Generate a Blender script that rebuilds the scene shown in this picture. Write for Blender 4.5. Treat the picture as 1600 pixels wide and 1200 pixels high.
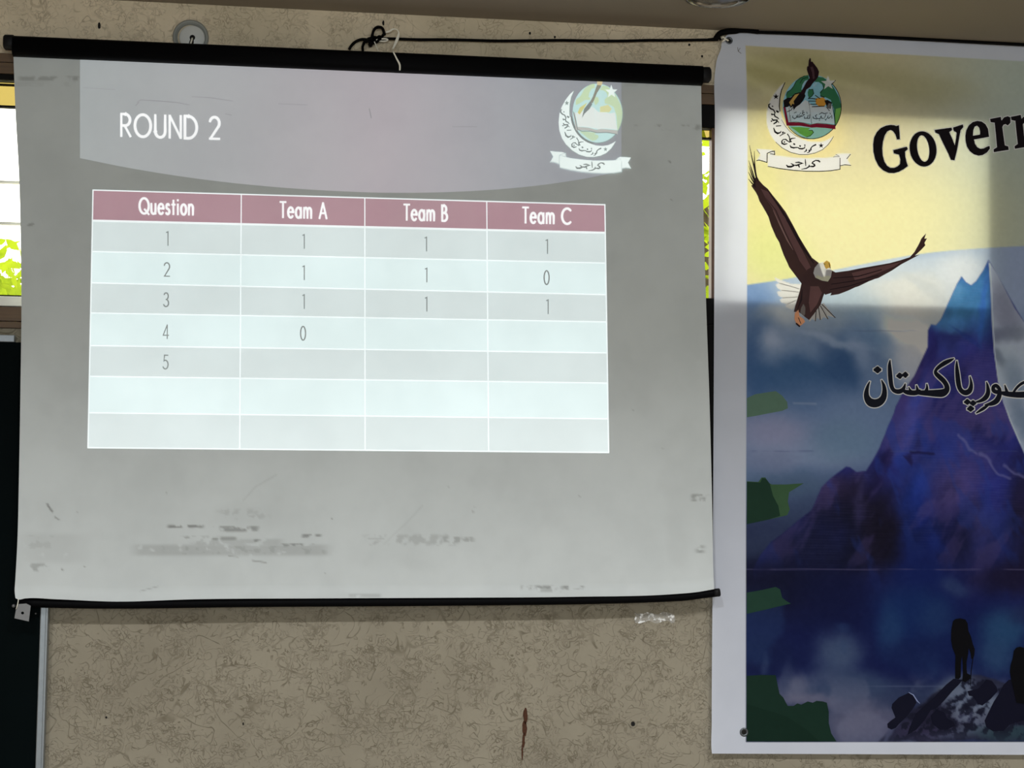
import bpy, bmesh, math, random
import numpy as np
from mathutils import Vector, Matrix
from mathutils.geometry import tessellate_polygon

for o in list(bpy.data.objects):
    bpy.data.objects.remove(o, do_unlink=True)
SC = bpy.context.scene
COL = SC.collection
random.seed(7)

# ------------------------------------------------------------------ camera
FPX = 2600.0
YAW, PITCH, ROLL = (math.radians(a) for a in (7.4, 4.18, 0.68))
CAM = np.array([0.0, -5.8, 1.30])
def _axes():
    cy, sy, cp, sp = math.cos(YAW), math.sin(YAW), math.cos(PITCH), math.sin(PITCH)
    fwd = np.array([sy*cp, cy*cp, sp]); right = np.array([cy, -sy, 0.0]); up = np.cross(right, fwd)
    cr, sr = math.cos(ROLL), math.sin(ROLL)
    return cr*right + sr*up, -sr*right + cr*up, fwd
RX, UX, FX = _axes()
cam = bpy.data.cameras.new('camera'); cam.sensor_width = 36.0; cam.lens = FPX/1600*36.0
cam.clip_start = 0.05; cam.clip_end = 200
camo = bpy.data.objects.new('camera', cam); COL.objects.link(camo)
M = Matrix.Identity(4)
for i in range(3):
    M[i][0], M[i][1], M[i][2], M[i][3] = RX[i], UX[i], -FX[i], CAM[i]
camo.matrix_world = M
SC.camera = camo

# ------------------------------------------------------------------ world, lights, exposure
SC.view_settings.view_transform = 'Standard'; SC.view_settings.look = 'None'
SC.view_settings.gamma = 1.0; SC.view_settings.use_curve_mapping = False
SC.view_settings.exposure = 0.0
SC.cycles.use_denoising = True
SC.cycles.max_bounces = 8
w = bpy.data.worlds.new('sky'); SC.world = w; w.use_nodes = True
bg = w.node_tree.nodes['Background']
bg.inputs[0].default_value = (1.0, 0.955, 0.86, 1); bg.inputs[1].default_value = 4.0

def area(name, loc, rot, sx, sy, power, color):
    l = bpy.data.lights.new(name, 'AREA'); l.shape = 'RECTANGLE'; l.size = sx; l.size_y = sy
    l.energy = power; l.color = color
    o = bpy.data.objects.new(name, l); COL.objects.link(o)
    o.location = loc; o.rotation_euler = rot
    return o
# recessed downlights in the ceiling along the stage wall (in front of it, out of frame)
def spot(name, loc, power, color):
    l = bpy.data.lights.new(name, 'SPOT'); l.energy = power; l.color = color
    l.spot_size = math.radians(136); l.spot_blend = 0.75; l.shadow_soft_size = 0.07
    o = bpy.data.objects.new(name, l); COL.objects.link(o); o.location = loc
for i, x in enumerate((-1.5, 0.4, 2.3, 4.0)):
    spot('downlight_beam', (x, -2.35, 3.02), 235, (0.985, 0.99, 1.0))
# daylight entering through the windows at the back of the hall
area('back_window_daylight', (0.3, -9.35, 1.75), (math.radians(90), 0, 0), 5.5, 1.9, 200, (0.90, 0.965, 1.0))

# ------------------------------------------------------------------ helpers
def W(px, py, Y):
    """point of the plane y = Y seen at photo pixel (px, py); arrays allowed"""
    px = np.asarray(px, float); py = np.asarray(py, float); Y = np.asarray(Y, float)
    d = [RX[i]*(px-800)/FPX + UX[i]*(600-py)/FPX + FX[i] for i in range(3)]
    t = (Y-CAM[1])/d[1]
    return np.stack([CAM[0]+t*d[0], np.broadcast_to(Y, t.shape), CAM[2]+t*d[2]], -1)
def V(px, py, Y): return Vector(W(px, py, Y).tolist())
def lin(c):
    c = np.asarray(c, float)/255.0
    return np.where(c <= 0.04045, c/12.92, ((c+0.055)/1.055)**2.4)
def col(r, g, b, k=1.0):
    return tuple(np.clip(lin((r, g, b))*k, 0, 0.95).tolist()) + (1.0,)

def link(name, me, mats=None, parent=None, **props):
    o = bpy.data.objects.new(name, me); COL.objects.link(o)
    if mats:
        for m in (mats if isinstance(mats, (list, tuple)) else [mats]): me.materials.append(m)
    if parent: o.parent = parent
    for k, v in props.items(): o[k] = v
    return o
def from_bm(name, bm, mats, parent=None, smooth=False, **props):
    me = bpy.data.meshes.new(name); bmesh.ops.recalc_face_normals(bm, faces=bm.faces)
    bm.to_mesh(me); bm.free()
    if smooth:
        for p in me.polygons: p.use_smooth = True
    return link(name, me, mats, parent, **props)
def empty(name, loc, **props):
    o = bpy.data.objects.new(name, None); COL.objects.link(o); o.location = loc; o.empty_display_size = 0.1
    for k, v in props.items(): o[k] = v
    bpy.context.view_layer.update()
    return o
def adopt(root):
    """keep children built in world coordinates where they are"""
    bpy.context.view_layer.update()
    inv = root.matrix_world.inverted()
    for c in root.children:
        c.matrix_parent_inverse = inv
def box(bm, lo, hi, mat=0, bevel=0.0):
    vs = [bm.verts.new((x, y, z)) for x in (lo[0], hi[0]) for y in (lo[1], hi[1]) for z in (lo[2], hi[2])]
    fs = [bm.faces.new([vs[i] for i in f]) for f in ((0,1,3,2), (4,6,7,5), (0,4,5,1), (2,3,7,6), (0,2,6,4), (1,5,7,3))]
    for f in fs: f.material_index = mat
    if bevel:
        es = list({e for f in fs for e in f.edges})
        bmesh.ops.bevel(bm, geom=es, offset=bevel, segments=2, affect='EDGES', profile=0.5)
def tube(bm, pts, rad, n=8, mat=0, power=2.0, cap=True):
    pts = [Vector(p) for p in pts]
    rad = rad if isinstance(rad, (list, tuple)) else [rad]*len(pts)
    rings = []; ref = None
    for i, p in enumerate(pts):
        t = (pts[min(i+1, len(pts)-1)]-pts[max(i-1, 0)]).normalized()
        if ref is None:
            ref = Vector((0, 0, 1)) if abs(t.z) < 0.9 else Vector((0, 1, 0))
        u = (ref - t*ref.dot(t)).normalized(); ref = u; v = t.cross(u)
        ring = []
        for k in range(n):
            a = 2*math.pi*(k+0.5)/n; c, s = math.cos(a), math.sin(a)
            e = 2.0/power
            cc = math.copysign(abs(c)**e, c); ss = math.copysign(abs(s)**e, s)
            ring.append(bm.verts.new(p + u*(rad[i]*cc) + v*(rad[i]*ss)))
        rings.append(ring)
    for a, b in zip(rings, rings[1:]):
        for k in range(n):
            f = bm.faces.new((a[k], a[(k+1) % n], b[(k+1) % n], b[k])); f.material_index = mat; f.smooth = n > 6
    if cap:
        for r in (rings[0][::-1], rings[-1]):
            f = bm.faces.new(r); f.material_index = mat
def lathe(bm, centre, axis, prof, n=40, mat=0):
    """prof: list of (radius, height along axis)"""
    axis = Vector(axis).normalized(); u = axis.orthogonal().normalized(); v = axis.cross(u); c = Vector(centre)
    rings = []
    for r, h in prof:
        if r < 1e-6: rings.append([bm.verts.new(c+axis*h)])
        else: rings.append([bm.verts.new(c+axis*h+u*(r*math.cos(2*math.pi*k/n))+v*(r*math.sin(2*math.pi*k/n))) for k in range(n)])
    for a, b in zip(rings, rings[1:]):
        for k in range(n):
            q = [a[k % len(a)], a[(k+1) % len(a)], b[(k+1) % len(b)], b[k % len(b)]]
            q = list(dict.fromkeys(q))
            if len(q) > 2:
                f = bm.faces.new(q); f.material_index = mat; f.smooth = True
def spline(pts, n=6):
    """Catmull-Rom through points of any dimension"""
    P = [np.asarray(p, float) for p in pts]
    if len(P) < 3: return P
    Q = [2*P[0]-P[1]] + P + [2*P[-1]-P[-2]]; out = []
    for i in range(1, len(Q)-2):
        a, b, c, d = Q[i-1], Q[i], Q[i+1], Q[i+2]
        for k in range(n):
            t = k/n
            out.append(0.5*((2*b)+(c-a)*t+(2*a-5*b+4*c-d)*t*t+(3*b-a-3*c+d)*t**3))
    out.append(P[-1]); return out

# ------------------------------------------------------------------ materials
def new_mat(name):
    m = bpy.data.materials.new(name); m.use_nodes = True
    return m, m.node_tree, m.node_tree.nodes['Principled BSDF']
def nd(t, kind, **kw):
    n = t.nodes.new(kind)
    for k, v in kw.items(): setattr(n, k, v)
    return n
def math_node(t, op, a, b=None):
    n = nd(t, 'ShaderNodeMath', operation=op)
    for i, s in enumerate((a, b)):
        if s is None: continue
        if isinstance(s, (int, float)): n.inputs[i].default_value = s
        else: t.links.new(s, n.inputs[i])
    return n.outputs[0]
def noise(t, vec, scale, detail=2, rough=0.5, dist=0.0):
    n = nd(t, 'ShaderNodeTexNoise'); n.inputs['Scale'].default_value = scale; n.inputs['Detail'].default_value = detail
    n.inputs['Roughness'].default_value = rough; n.inputs['Distortion'].default_value = dist
    t.links.new(vec, n.inputs['Vector']); return n.outputs['Fac']
def mixc(t, fac, a, b):
    n = nd(t, 'ShaderNodeMix', data_type='RGBA')
    if isinstance(fac, (int, float)): n.inputs[0].default_value = fac
    else: t.links.new(fac, n.inputs[0])
    for i, s in ((6, a), (7, b)):
        if isinstance(s, tuple): n.inputs[i].default_value = s
        else: t.links.new(s, n.inputs[i])
    return n.outputs[2]
def ramp(t, fac, lo, hi):
    n = nd(t, 'ShaderNodeMapRange', interpolation_type='SMOOTHSTEP'); t.links.new(fac, n.inputs[0])
    n.inputs[1].default_value = lo; n.inputs[2].default_value = hi
    return n.outputs[0]
def plain(name, c, rough=0.6, metal=0.0, var=0.12, scale=30.0, bump=0.0, spec=0.5):
    m, t, p = new_mat(name)
    tc = nd(t, 'ShaderNodeTexCoord').outputs['Object']
    f = noise(t, tc, scale, 3)
    t.links.new(mixc(t, f, tuple(x*(1-var) for x in c[:3])+(1,), tuple(min(1, x*(1+var)) for x in c[:3])+(1,)), p.inputs['Base Color'])
    p.inputs['Roughness'].default_value = rough; p.inputs['Metallic'].default_value = metal
    p.inputs['Specular IOR Level'].default_value = spec
    if bump:
        b = nd(t, 'ShaderNodeBump'); b.inputs['Strength'].default_value = bump; b.inputs['Distance'].default_value = 0.002
        t.links.new(noise(t, tc, scale*4, 3), b.inputs['Height']); t.links.new(b.outputs[0], p.inputs['Normal'])
    return m

def plaster(name, base, dirt, groove, amount=1.0):
    """trowelled plaster scored all over with short worm-like grooves"""
    m, t, p = new_mat(name)
    tc = nd(t, 'ShaderNodeTexCoord').outputs['Object']
    def lines(off, scale, width, dist, mscale, mlo):
        mp = nd(t, 'ShaderNodeMapping'); mp.inputs['Location'].default_value = off; t.links.new(tc, mp.inputs['Vector'])
        v = mp.outputs[0]
        n1 = noise(t, v, scale, 1.5, 0.5, dist)
        d = math_node(t, 'ABSOLUTE', math_node(t, 'SUBTRACT', n1, 0.5))
        l = math_node(t, 'SUBTRACT', 1.0, ramp(t, d, width*0.25, width))
        mk = ramp(t, noise(t, v, mscale, 2), mlo, mlo+0.07)
        return math_node(t, 'MULTIPLY', l, mk)
    a = lines((0.3, 0, 0.1), 10, 0.014, 1.3, 15, 0.45)
    b = lines((3.1, 1, 7.7), 19, 0.025, 1.6, 12, 0.45)
    c = lines((9.2, 2, 4.4), 6, 0.010, 0.7, 8, 0.46)
    e = lines((5.2, 4, 1.4), 35, 0.040, 1.4, 9, 0.45)
    g = math_node(t, 'MAXIMUM', math_node(t, 'MAXIMUM', a, b), math_node(t, 'MAXIMUM', c, e))
    big = noise(t, tc, 1.9, 4, 0.6)
    fine = noise(t, tc, 55, 4, 0.6)
    c0 = mixc(t, ramp(t, big, 0.35, 0.68), base, dirt)
    c1 = mixc(t, math_node(t, 'MULTIPLY', ramp(t, fine, 0.45, 0.75), 0.25), c0, dirt)
    c2 = mixc(t, math_node(t, 'MULTIPLY', math_node(t, 'MULTIPLY', g, ramp(t, noise(t, tc, 23, 2), 0.2, 0.75)), 0.66*amount), c1, groove)
    t.links.new(c2, p.inputs['Base Color'])
    p.inputs['Roughness'].default_value = 0.85; p.inputs['Specular IOR Level'].default_value = 0.2
    h = math_node(t, 'SUBTRACT', math_node(t, 'MULTIPLY', fine, 0.35), math_node(t, 'MULTIPLY', g, 1.0*amount))
    bp = nd(t, 'ShaderNodeBump'); bp.inputs['Strength'].default_value = 0.55; bp.inputs['Distance'].default_value = 0.003
    t.links.new(h, bp.inputs['Height']); t.links.new(bp.outputs[0], p.inputs['Normal'])
    return m
def wood(name, a, b):
    m, t, p = new_mat(name)
    tc = nd(t, 'ShaderNodeTexCoord').outputs['Object']
    mp = nd(t, 'ShaderNodeMapping'); mp.inputs['Scale'].default_value = (1.2, 8, 22); t.links.new(tc, mp.inputs['Vector'])
    f = noise(t, mp.outputs[0], 3, 5, 0.6, 0.8)
    t.links.new(mixc(t, f, a, b), p.inputs['Base Color']); p.inputs['Roughness'].default_value = 0.55
    return m
def glass(name, tint):
    m, t, p = new_mat(name); t.nodes.remove(p)
    out = t.nodes['Material Output']
    tr = nd(t, 'ShaderNodeBsdfTransparent'); tr.inputs[0].default_value = tint
    gl = nd(t, 'ShaderNodeBsdfGlossy'); gl.inputs['Roughness'].default_value = 0.03
    mx = nd(t, 'ShaderNodeMixShader'); mx.inputs[0].default_value = 0.06
    t.links.new(tr.outputs[0], mx.inputs[1]); t.links.new(gl.outputs[0], mx.inputs[2]); t.links.new(mx.outputs[0], out.inputs[0])
    return m

MAT = {
 'wall': plaster('scored_plaster', col(150, 143, 126), col(137, 130, 114), col(88, 79, 62)),
 'wall_up': plaster('scored_plaster_upper', col(226, 210, 182), col(200, 187, 160), col(120, 104, 82), 0.75),
 'ceiling': plain('ceiling_paint', col(133, 122, 106), 0.8, 0, 0.05, 2.0, 0.1),
 'floor': plain('floor_terrazzo', col(150, 142, 130), 0.4, 0, 0.2, 60),
 'side': plain('side_wall_paint', col(190, 178, 158), 0.8, 0, 0.06, 3),
 'wood': wood('brown_wood', col(70, 52, 34), col(112, 86, 58)),
 'dark': plain('dark_painted_steel_and_gap_shade', col(10, 8, 8), 0.6, 0, 0.2, 20, 0, 0.1),
 'brownframe': plain('brown_painted_frame', col(70, 44, 26), 0.5, 0, 0.2, 20),
 'sill': plain('white_sill_paint', col(235, 235, 225), 0.5, 0, 0.05, 8),
 'glass': glass('clear_glass', (0.97, 0.98, 0.97, 1)),
 'amber': glass('amber_glass', (0.46, 0.41, 0.215, 1)),
 'black': plain('black_powder_coat', col(5, 5, 7), 0.6, 0, 0.25, 12, 0, 0.06),
 'blackcap': plain('black_plastic', col(20, 20, 22), 0.5, 0, 0.2, 20, 0, 0.2),
 'rubber': plain('black_cable_rubber', col(6, 5, 5), 0.7, 0, 0.2, 40, 0, 0.08),
 'alu': plain('brushed_aluminium', col(140, 146, 150), 0.38, 0.6, 0.12, 45, 0.1),
 'zinc': plain('zinc_plated_steel', col(120, 120, 120), 0.45, 0.5, 0.1, 60, 0.1),
 'board': plain('chalkboard_black', col(5, 12, 13), 0.7, 0, 0.2, 6, 0, 0.03),
 'whitepl': plain('white_plastic', col(206, 208, 204), 0.45, 0, 0.05, 20),
 'greypl': plain('grey_plastic_ring', col(140, 142, 136), 0.5, 0, 0.06, 20),
 'hole': plain('dark_hole', col(12, 9, 7), 0.9, 0, 0.2, 60),
 'strap': plain('white_plastic_strap', col(232, 228, 212), 0.4, 0, 0.04, 40),
 'chrome': plain('chrome', col(150, 146, 138), 0.1, 1.0, 0.03, 30),
 'lens': plain('downlight_reflector', col(104, 104, 106), 0.22, 0.8, 0.05, 30),
 'rust': plain('rust_stain', col(70, 38, 18), 0.9, 0, 0.55, 160),
 'steel': plain('grommet_steel', col(96, 100, 104), 0.35, 0.8, 0.1, 60),
 'leaf': None, 'bark': plain('bark', col(80, 66, 50), 0.9, 0, 0.3, 25, 0.4),
 'concrete': plain('pale_concrete', col(190, 186, 176), 0.9, 0, 0.12, 6),
}
m, t, p = new_mat('sunlit_leaf'); MAT['leaf'] = m; t.nodes.remove(p)
tc = nd(t, 'ShaderNodeTexCoord').outputs['Object']
lc = mixc(t, noise(t, tc, 5, 2), col(120, 150, 16), col(190, 205, 40))
df = nd(t, 'ShaderNodeBsdfDiffuse'); tl = nd(t, 'ShaderNodeBsdfTranslucent'); mx = nd(t, 'ShaderNodeMixShader')
for s in (df, tl): t.links.new(lc, s.inputs[0])
t.links.new(df.outputs[0], mx.inputs[1]); t.links.new(tl.outputs[0], mx.inputs[2]); t.links.new(mx.outputs[0], t.nodes['Material Output'].inputs[0])
# clear adhesive tape
m, t, p = new_mat('clear_tape'); MAT['tape'] = m
p.inputs['Base Color'].default_value = col(235, 235, 232); p.inputs['Roughness'].default_value = 0.15
tcx = nd(t, 'ShaderNodeTexCoord').outputs['Object']
t.links.new(math_node(t, 'ADD', math_node(t, 'MULTIPLY', ramp(t, noise(t, tcx, 70, 3), 0.48, 0.62), 0.75), 0.22), p.inputs['Alpha'])  # opaque white patches paint in the highlights on the wrinkles

# ------------------------------------------------------------------ the room
ZC = 3.034                      # ceiling height
X0, X1, YB = -3.3, 4.9, -9.6    # side walls, back wall
OX0, OX1, OZ0, OZ1 = -1.72, 2.52, 1.99, 2.757   # opening of the window band
def slab(name, boxes, mats, **kw):
    bm = bmesh.new()
    for b in boxes:
        box(bm, b[0], b[1], b[2] if len(b) > 2 else 0)
    return from_bm(name, bm, mats, kind='structure', **kw)
wall = slab('wall_front', [((X0, 0, 0), (X1, 0.07, 1.88)), ((X0, 0, 2.83), (X1, 0.07, ZC), 1),
                           ((X0, 0, 1.88), (OX0, 0.07, 2.83)), ((OX1, 0, 1.88), (X1, 0.07, 2.83))],
            [MAT['wall'], MAT['wall_up']], label='rough scored beige plaster wall behind the screen and the printed banner')
slab('ceiling', [((X0, YB, ZC), (X1, 0.2, ZC+0.1))], [MAT['ceiling']])
slab('floor', [((X0, YB, -0.1), (X1, 0.2, 0))], [MAT['floor']])
slab('wall_left', [((X0-0.15, YB, 0), (X0, 0.2, ZC))], [MAT['side']])
slab('wall_right', [((X1, YB, 0), (X1+0.15, 0.2, ZC))], [MAT['side']])
slab('wall_back', [((X0, YB-0.15, 0), (X1, YB, ZC))], [MAT['side']])

def boards(name, z0, z1, zs, lab):
    r = empty(name, (0.4, 0, z0), kind='structure', label=lab)
    for a, b in zip(zs, zs[1:]):
        bm = bmesh.new(); box(bm, (OX0, -0.004 - 0.004*random.random(), a+0.0015), (OX1, 0.06, b-0.0015), 0, 0.001)
        from_bm('board', bm, MAT['wood'], r)
    adopt(r)
boards('trim_1', OZ1, 2.83, [2.757, 2.797, 2.83], 'brown wooden lintel board above the windows')
boards('trim_2', 1.88, 1.955, [1.88, 1.904, 1.955], 'brown wooden boards below the window sill')

def window(name, x0, x1, head, foot, bars, amber, footmat, lab):
    r = empty(name, ((x0+x1)/2, 0.06, OZ0), kind='structure', label=lab)
    bm = bmesh.new(); box(bm, (x0, 0.0, OZ1-head), (x1, 0.05, OZ1), 0, 0.002); from_bm('head_frame', bm, MAT['dark'], r)
    bm = bmesh.new(); box(bm, (x0, 0.0, 1.957), (x1, 0.09, foot), 0, 0.002); from_bm('sill', bm, footmat, r)
    if footmat is MAT['sill']:
        bm = bmesh.new(); box(bm, (x0, 0.012, foot), (x1, 0.04, foot+0.006), 0); from_bm('bottom_rail', bm, MAT['dark'], r)
    for a, b in ((x0, x0+0.012), (x1-0.012, x1)):
        bm = bmesh.new(); box(bm, (a, 0.004, foot), (b, 0.045, OZ1-head), 0, 0.002); from_bm('jamb', bm, MAT['brownframe'], r)
    for zb, th in bars:
        bm = bmesh.new(); box(bm, (x0+0.012, 0.014, zb-th/2), (x1-0.012, 0.036, zb+th/2), 0); from_bm('glazing_bar', bm, MAT['sill'] if footmat is MAT['sill'] and zb < 2.6 else MAT['dark'], r)
    zs = [foot] + sorted(b[0] for b in bars) + [OZ1-head]
    for a, b in zip(zs, zs[1:]):
        top = a > 2.63
        bm = bmesh.new(); box(bm, (x0+0.012, 0.023, a+0.002), (x1-0.012, 0.027, b-0.002), 0)
        from_bm('pane', bm, MAT['amber'] if (top and amber) else MAT['glass'], r)
    adopt(r)
window('window_1', -1.72, 0.30, 0.019, 1.99, [(2.648, 0.007), (2.386, 0.008), (2.243, 0.009), (2.725, 0.004)], True, MAT['sill'],
       'barred window with an amber top pane left of the projector screen')
window('window_2', 0.30, 1.485, 0.084, 2.052, [(2.637, 0.006)], True, MAT['dark'],
       'window glimpsed in the gap between screen and banner')
window('window_3', 1.485, 2.52, 0.022, 2.048, [], False, MAT['dark'], 'window that backlights the printed banner')

slab('gap_shade', [((float(W(1104, 600, 0)[0]), -0.008, float(W(1110, 906, 0)[2])), (float(W(1119, 600, 0)[0]), 0.0, 1.955))], [MAT['dark']], label='black strip painted in as the deep shade of the gap between screen and banner')  # added black strip that stands in for the deep shade of this gap

# daylight side: paved yard and a leafy tree seen through the panes
slab('ground_outside', [((-8, 0.25, -0.3), (10, 14, -0.2))], [MAT['concrete']])
def tree(x, y, z, spread, n, lab, grp):
    r = empty('garden_tree', (x, y, -0.2), label=lab, category='tree', group=grp)
    bm = bmesh.new(); tube(bm, [(x, y, -0.2), (x+0.05, y, 1.0), (x-0.03, y+0.05, z+0.2)], [0.09, 0.07, 0.03], 10); from_bm('trunk', bm, MAT['bark'], r)
    bm = bmesh.new()
    for i in range(n):
        c = Vector((x+random.gauss(0, spread), y+random.gauss(0, 0.35), z+random.gauss(0, spread*0.42)))
        s = random.uniform(0.03, 0.065); q = Matrix.Rotation(random.uniform(0, 6.3), 3, 'Z') @ Matrix.Rotation(random.uniform(-1.2, 1.2), 3, 'X') @ Matrix.Rotation(random.uniform(0, 6.3), 3, 'Y')
        vs = [bm.verts.new(c + q @ Vector(p)*s) for p in ((0, 0, -1), (0.45, 0.1, -0.2), (0.3, 0.12, 0.5), (0, 0, 1), (-0.3, 0.12, 0.5), (-0.45, 0.1, -0.2))]
        bm.faces.new(vs)
    from_bm('foliage', bm, MAT['leaf'], r, kind='stuff')
    adopt(r)
tree(-1.45, 2.5, 2.2, 0.36, 900, 'leafy green tree outside the window left of the screen', 'trees in the yard')
tree(2.15, 2.6, 2.7, 0.6, 1500, 'leafy green tree outside the gap beside the banner', 'trees in the yard')

# ------------------------------------------------------------------ marks and fittings on the wall
def blob(bm, px, py, rx, ry, depth=0.0015, mat=0, n=10, jag=0.25):
    c = [bm.verts.new(V(px+rx*math.cos(2*math.pi*k/n)*(1+random.uniform(-jag, jag)), py+ry*math.sin(2*math.pi*k/n)*(1+random.uniform(-jag, jag)), -depth)) for k in range(n)]
    d = [bm.verts.new(V(px+rx*1.1*math.cos(2*math.pi*k/n), py+ry*1.1*math.sin(2*math.pi*k/n), 0.001)) for k in range(n)]
    f = bm.faces.new(c); f.material_index = mat
    for k in range(n):
        bm.faces.new((c[k], c[(k+1) % n], d[(k+1) % n], d[k]))
for px, py, rx, ry in ((155, 40, 2.2, 5), (828, 52, 1.6, 2.2), (867, 58, 1.5, 2), (1077, 70, 1.7, 1.8), (1097, 88, 1.6, 2), (989, 1131, 3.2, 3.6), (599, 36, 1.8, 4), (166, 1121, 1.6, 1.8), (380, 1131, 1.2, 2.5)):
    bm = bmesh.new(); blob(bm, px, py, rx, ry, 0.001); from_bm('plug_hole', bm, MAT['hole'], wall)
bm = bmesh.new()
lathe(bm, V(989, 1131, 0), (0, -1, 0), [(0.016, -0.001), (0.0155, 0.0012), (0.0085, 0.0014), (0.008, -0.001)], 20); from_bm('plaster_ring', bm, MAT['wall'], wall)
bm = bmesh.new()
for (a, b, wd) in (((822, 1108), (820, 1128), 3.2), ((820, 1126), (819, 1150), 3.4), ((819, 1148), (817, 1166), 2.0), ((817, 1165), (815, 1187), 1.2)):
    blob(bm, (a[0]+b[0])/2, (a[1]+b[1])/2, wd, abs(b[1]-a[1])/2+1.5, 0.0012, 0, 14, 0.3)
from_bm('rust_streak', bm, MAT['rust'], wall, label='rusty brown streak')
wall.name = 'wall_front'

# round ceiling-rose style electrical box
bm = bmesh.new(); c = V(298, 59, 0)
root = empty('electrical_box', c, label='round white electrical cover plate above the projector screen', category='electrical box')
lathe(bm, c, (0, -1, 0), [(0.062, 0.0), (0.062, 0.008), (0.058, 0.012), (0.053, 0.0125), (0.052, 0.008), (0.046, 0.008), (0.045, 0.0)], 48); from_bm('outer_ring', bm, MAT['greypl'], root)
bm = bmesh.new(); lathe(bm, V(300.5, 61, 0), (0, -1, 0), [(0.044, 0.004), (0.044, 0.016), (0.041, 0.019), (0.0, 0.0195)], 48); from_bm('cover', bm, MAT['whitepl'], root)
bm = bmesh.new(); lathe(bm, V(300.6, 58.8, -0.0192), (0, -1, 0), [(0.0095, 0), (0.0095, 0.0012), (0, 0.0012)], 16); from_bm('cord_hole', bm, MAT['hole'], root)
bm = bmesh.new(); tube(bm, [V(300.6, 58.5, -0.012), V(300.2, 61, -0.026), V(298.6, 66, -0.028), V(296.5, 73, -0.026), V(296, 78, -0.02)], 0.0030, 8); from_bm('cord', bm, MAT['strap'], root)
bm = bmesh.new(); tube(bm, [V(300.2, 61, -0.0185), V(299.3, 66, -0.0185), V(297.2, 73, -0.0185)], [0.006, 0.008, 0.007], 10); from_bm('cord_slot', bm, MAT['hole'], root)
adopt(root)

# black cable strung along the top of the wall, tied at a hook above the screen
cab = empty('black_cable', V(590, 62, -0.02), label='black cable strung along the wall above the projector screen', category='cable')
bm = bmesh.new()
pts = [(545.5, 77.5), (549, 71.5), (556, 65), (566, 61.5), (577, 62.5), (590, 62.5), (600, 60.5), (625, 61), (655, 62), (700, 62), (740, 63), (780, 64), (830, 63.5), (880, 63), (930, 64), (975, 64), (1010, 63), (1050, 63), (1090, 62.5), (1122, 62)]
tube(bm, [V(p[0], p[1], -0.022) for p in spline(pts, 3)], 0.0052, 8); from_bm('cable', bm, MAT['rubber'], cab)
bm = bmesh.new()
for pts in ([(582, 58), (583, 50), (587, 43.5), (593, 42), (598, 45), (600, 52), (597, 57)], [(581, 58), (584, 47), (590, 43), (597, 44), (601, 54)], [(572, 66), (578, 60), (586, 58), (592, 62), (586, 67), (577, 66), (575, 61), (584, 59)], [(570, 64), (568, 69), (566.5, 74), (567, 78.5)], [(582, 66), (579, 72), (577, 69)],
            [(576, 60), (585, 63), (592, 57), (597, 60), (588, 64)]):
    tube(bm, [V(p[0], p[1], -0.026-0.01*math.sin(i)) for i, p in enumerate(spline(pts, 4))], 0.005, 6)
from_bm('knot', bm, MAT['rubber'], cab)
bm = bmesh.new()
pts = [(1106, 62), (1118, 60), (1123, 54), (1130, 50.5), (1146, 48.5), (1166, 48), (1185, 50)]
tube(bm, [V(p[0], p[1], -0.03) for p in spline(pts, 4)], [0.005]*4+[0.011]*14+[0.008]*7, 8); tube(bm, [V(1117, 62, -0.03), V(1123, 58, -0.035), V(1126, 62, -0.03)], 0.006, 8)
from_bm('cable_bundle', bm, MAT['rubber'], cab)
bm = bmesh.new()
tube(bm, [V(p[0], p[1], -0.03) for p in spline([(1185, 50.5), (1260, 53), (1350, 57), (1450, 62), (1600, 70), (1900, 85)], 4)], 0.006, 6); from_bm('cable_run', bm, MAT['rubber'], cab)
adopt(cab)

strap = empty('plastic_strap', V(604, 55, -0.03), label='frayed white plastic strap knotted to the black cable', category='strap')
def flat_strip(name, pts, wd, parent, d=-0.035):
    bm = bmesh.new(); P = spline(pts, 4); prev = None
    for i, p in enumerate(P):
        a = P[min(i+1, len(P)-1)]-P[max(i-1, 0)]; a = a/np.linalg.norm(a[:2]); nx, ny = -a[1], a[0]
        wl = 1.25*wd*(p[2] if len(p) > 2 else 1)/2
        dd = p[3] if len(p) > 3 else d
        q = [bm.verts.new(V(p[0]+nx*wl, p[1]+ny*wl, dd)), bm.verts.new(V(p[0]-nx*wl, p[1]-ny*wl, dd)), bm.verts.new(V(p[0]-nx*wl, p[1]-ny*wl, dd+0.0012)), bm.verts.new(V(p[0]+nx*wl, p[1]+ny*wl, dd+0.0012))]
        if prev:
            for k in range(4): bm.faces.new((prev[k], prev[(k+1) % 4], q[(k+1) % 4], q[k]))
        else: bm.faces.new(q)
        prev = q
    bm.faces.new(prev); return from_bm(name, bm, MAT['strap'], parent)
flat_strip('strap_end', [(603, 50.5, 1), (609, 48.5, 1), (614, 45.5, .8), (620, 46, .5), (623, 51, .7), (622, 57, 1.4), (619.5, 64, 1.6), (614, 76, .9)], 2.2, strap)
flat_strip('strap_tail', [(614.5, 81, .8, -0.095), (620, 92, 1, -0.096), (624.5, 101, 1.1, -0.096), (624.7, 110, .9, -0.096)], 2.0, strap)
flat_strip('strap_middle', [(614, 76, .9, -0.036), (613.6, 78.5, .8, -0.066), (614.5, 81, .8, -0.095)], 2.0, strap)
flat_strip('strap_loop', [(588, 62.5, 1), (594, 61, 1), (602, 60.6, 1.1), (606, 62.2, 1), (602, 64.2, 1), (594, 64, .9), (589, 62.8, .7)], 1.7, strap)
flat_strip('strap_thread', [(585, 65, .7), (588, 72, .6), (591.5, 80, .4)], 1.6, strap)
flat_strip('strap_thread', [(581, 67, .8), (579.5, 70, .8)], 2.2, strap)
adopt(strap)

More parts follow.
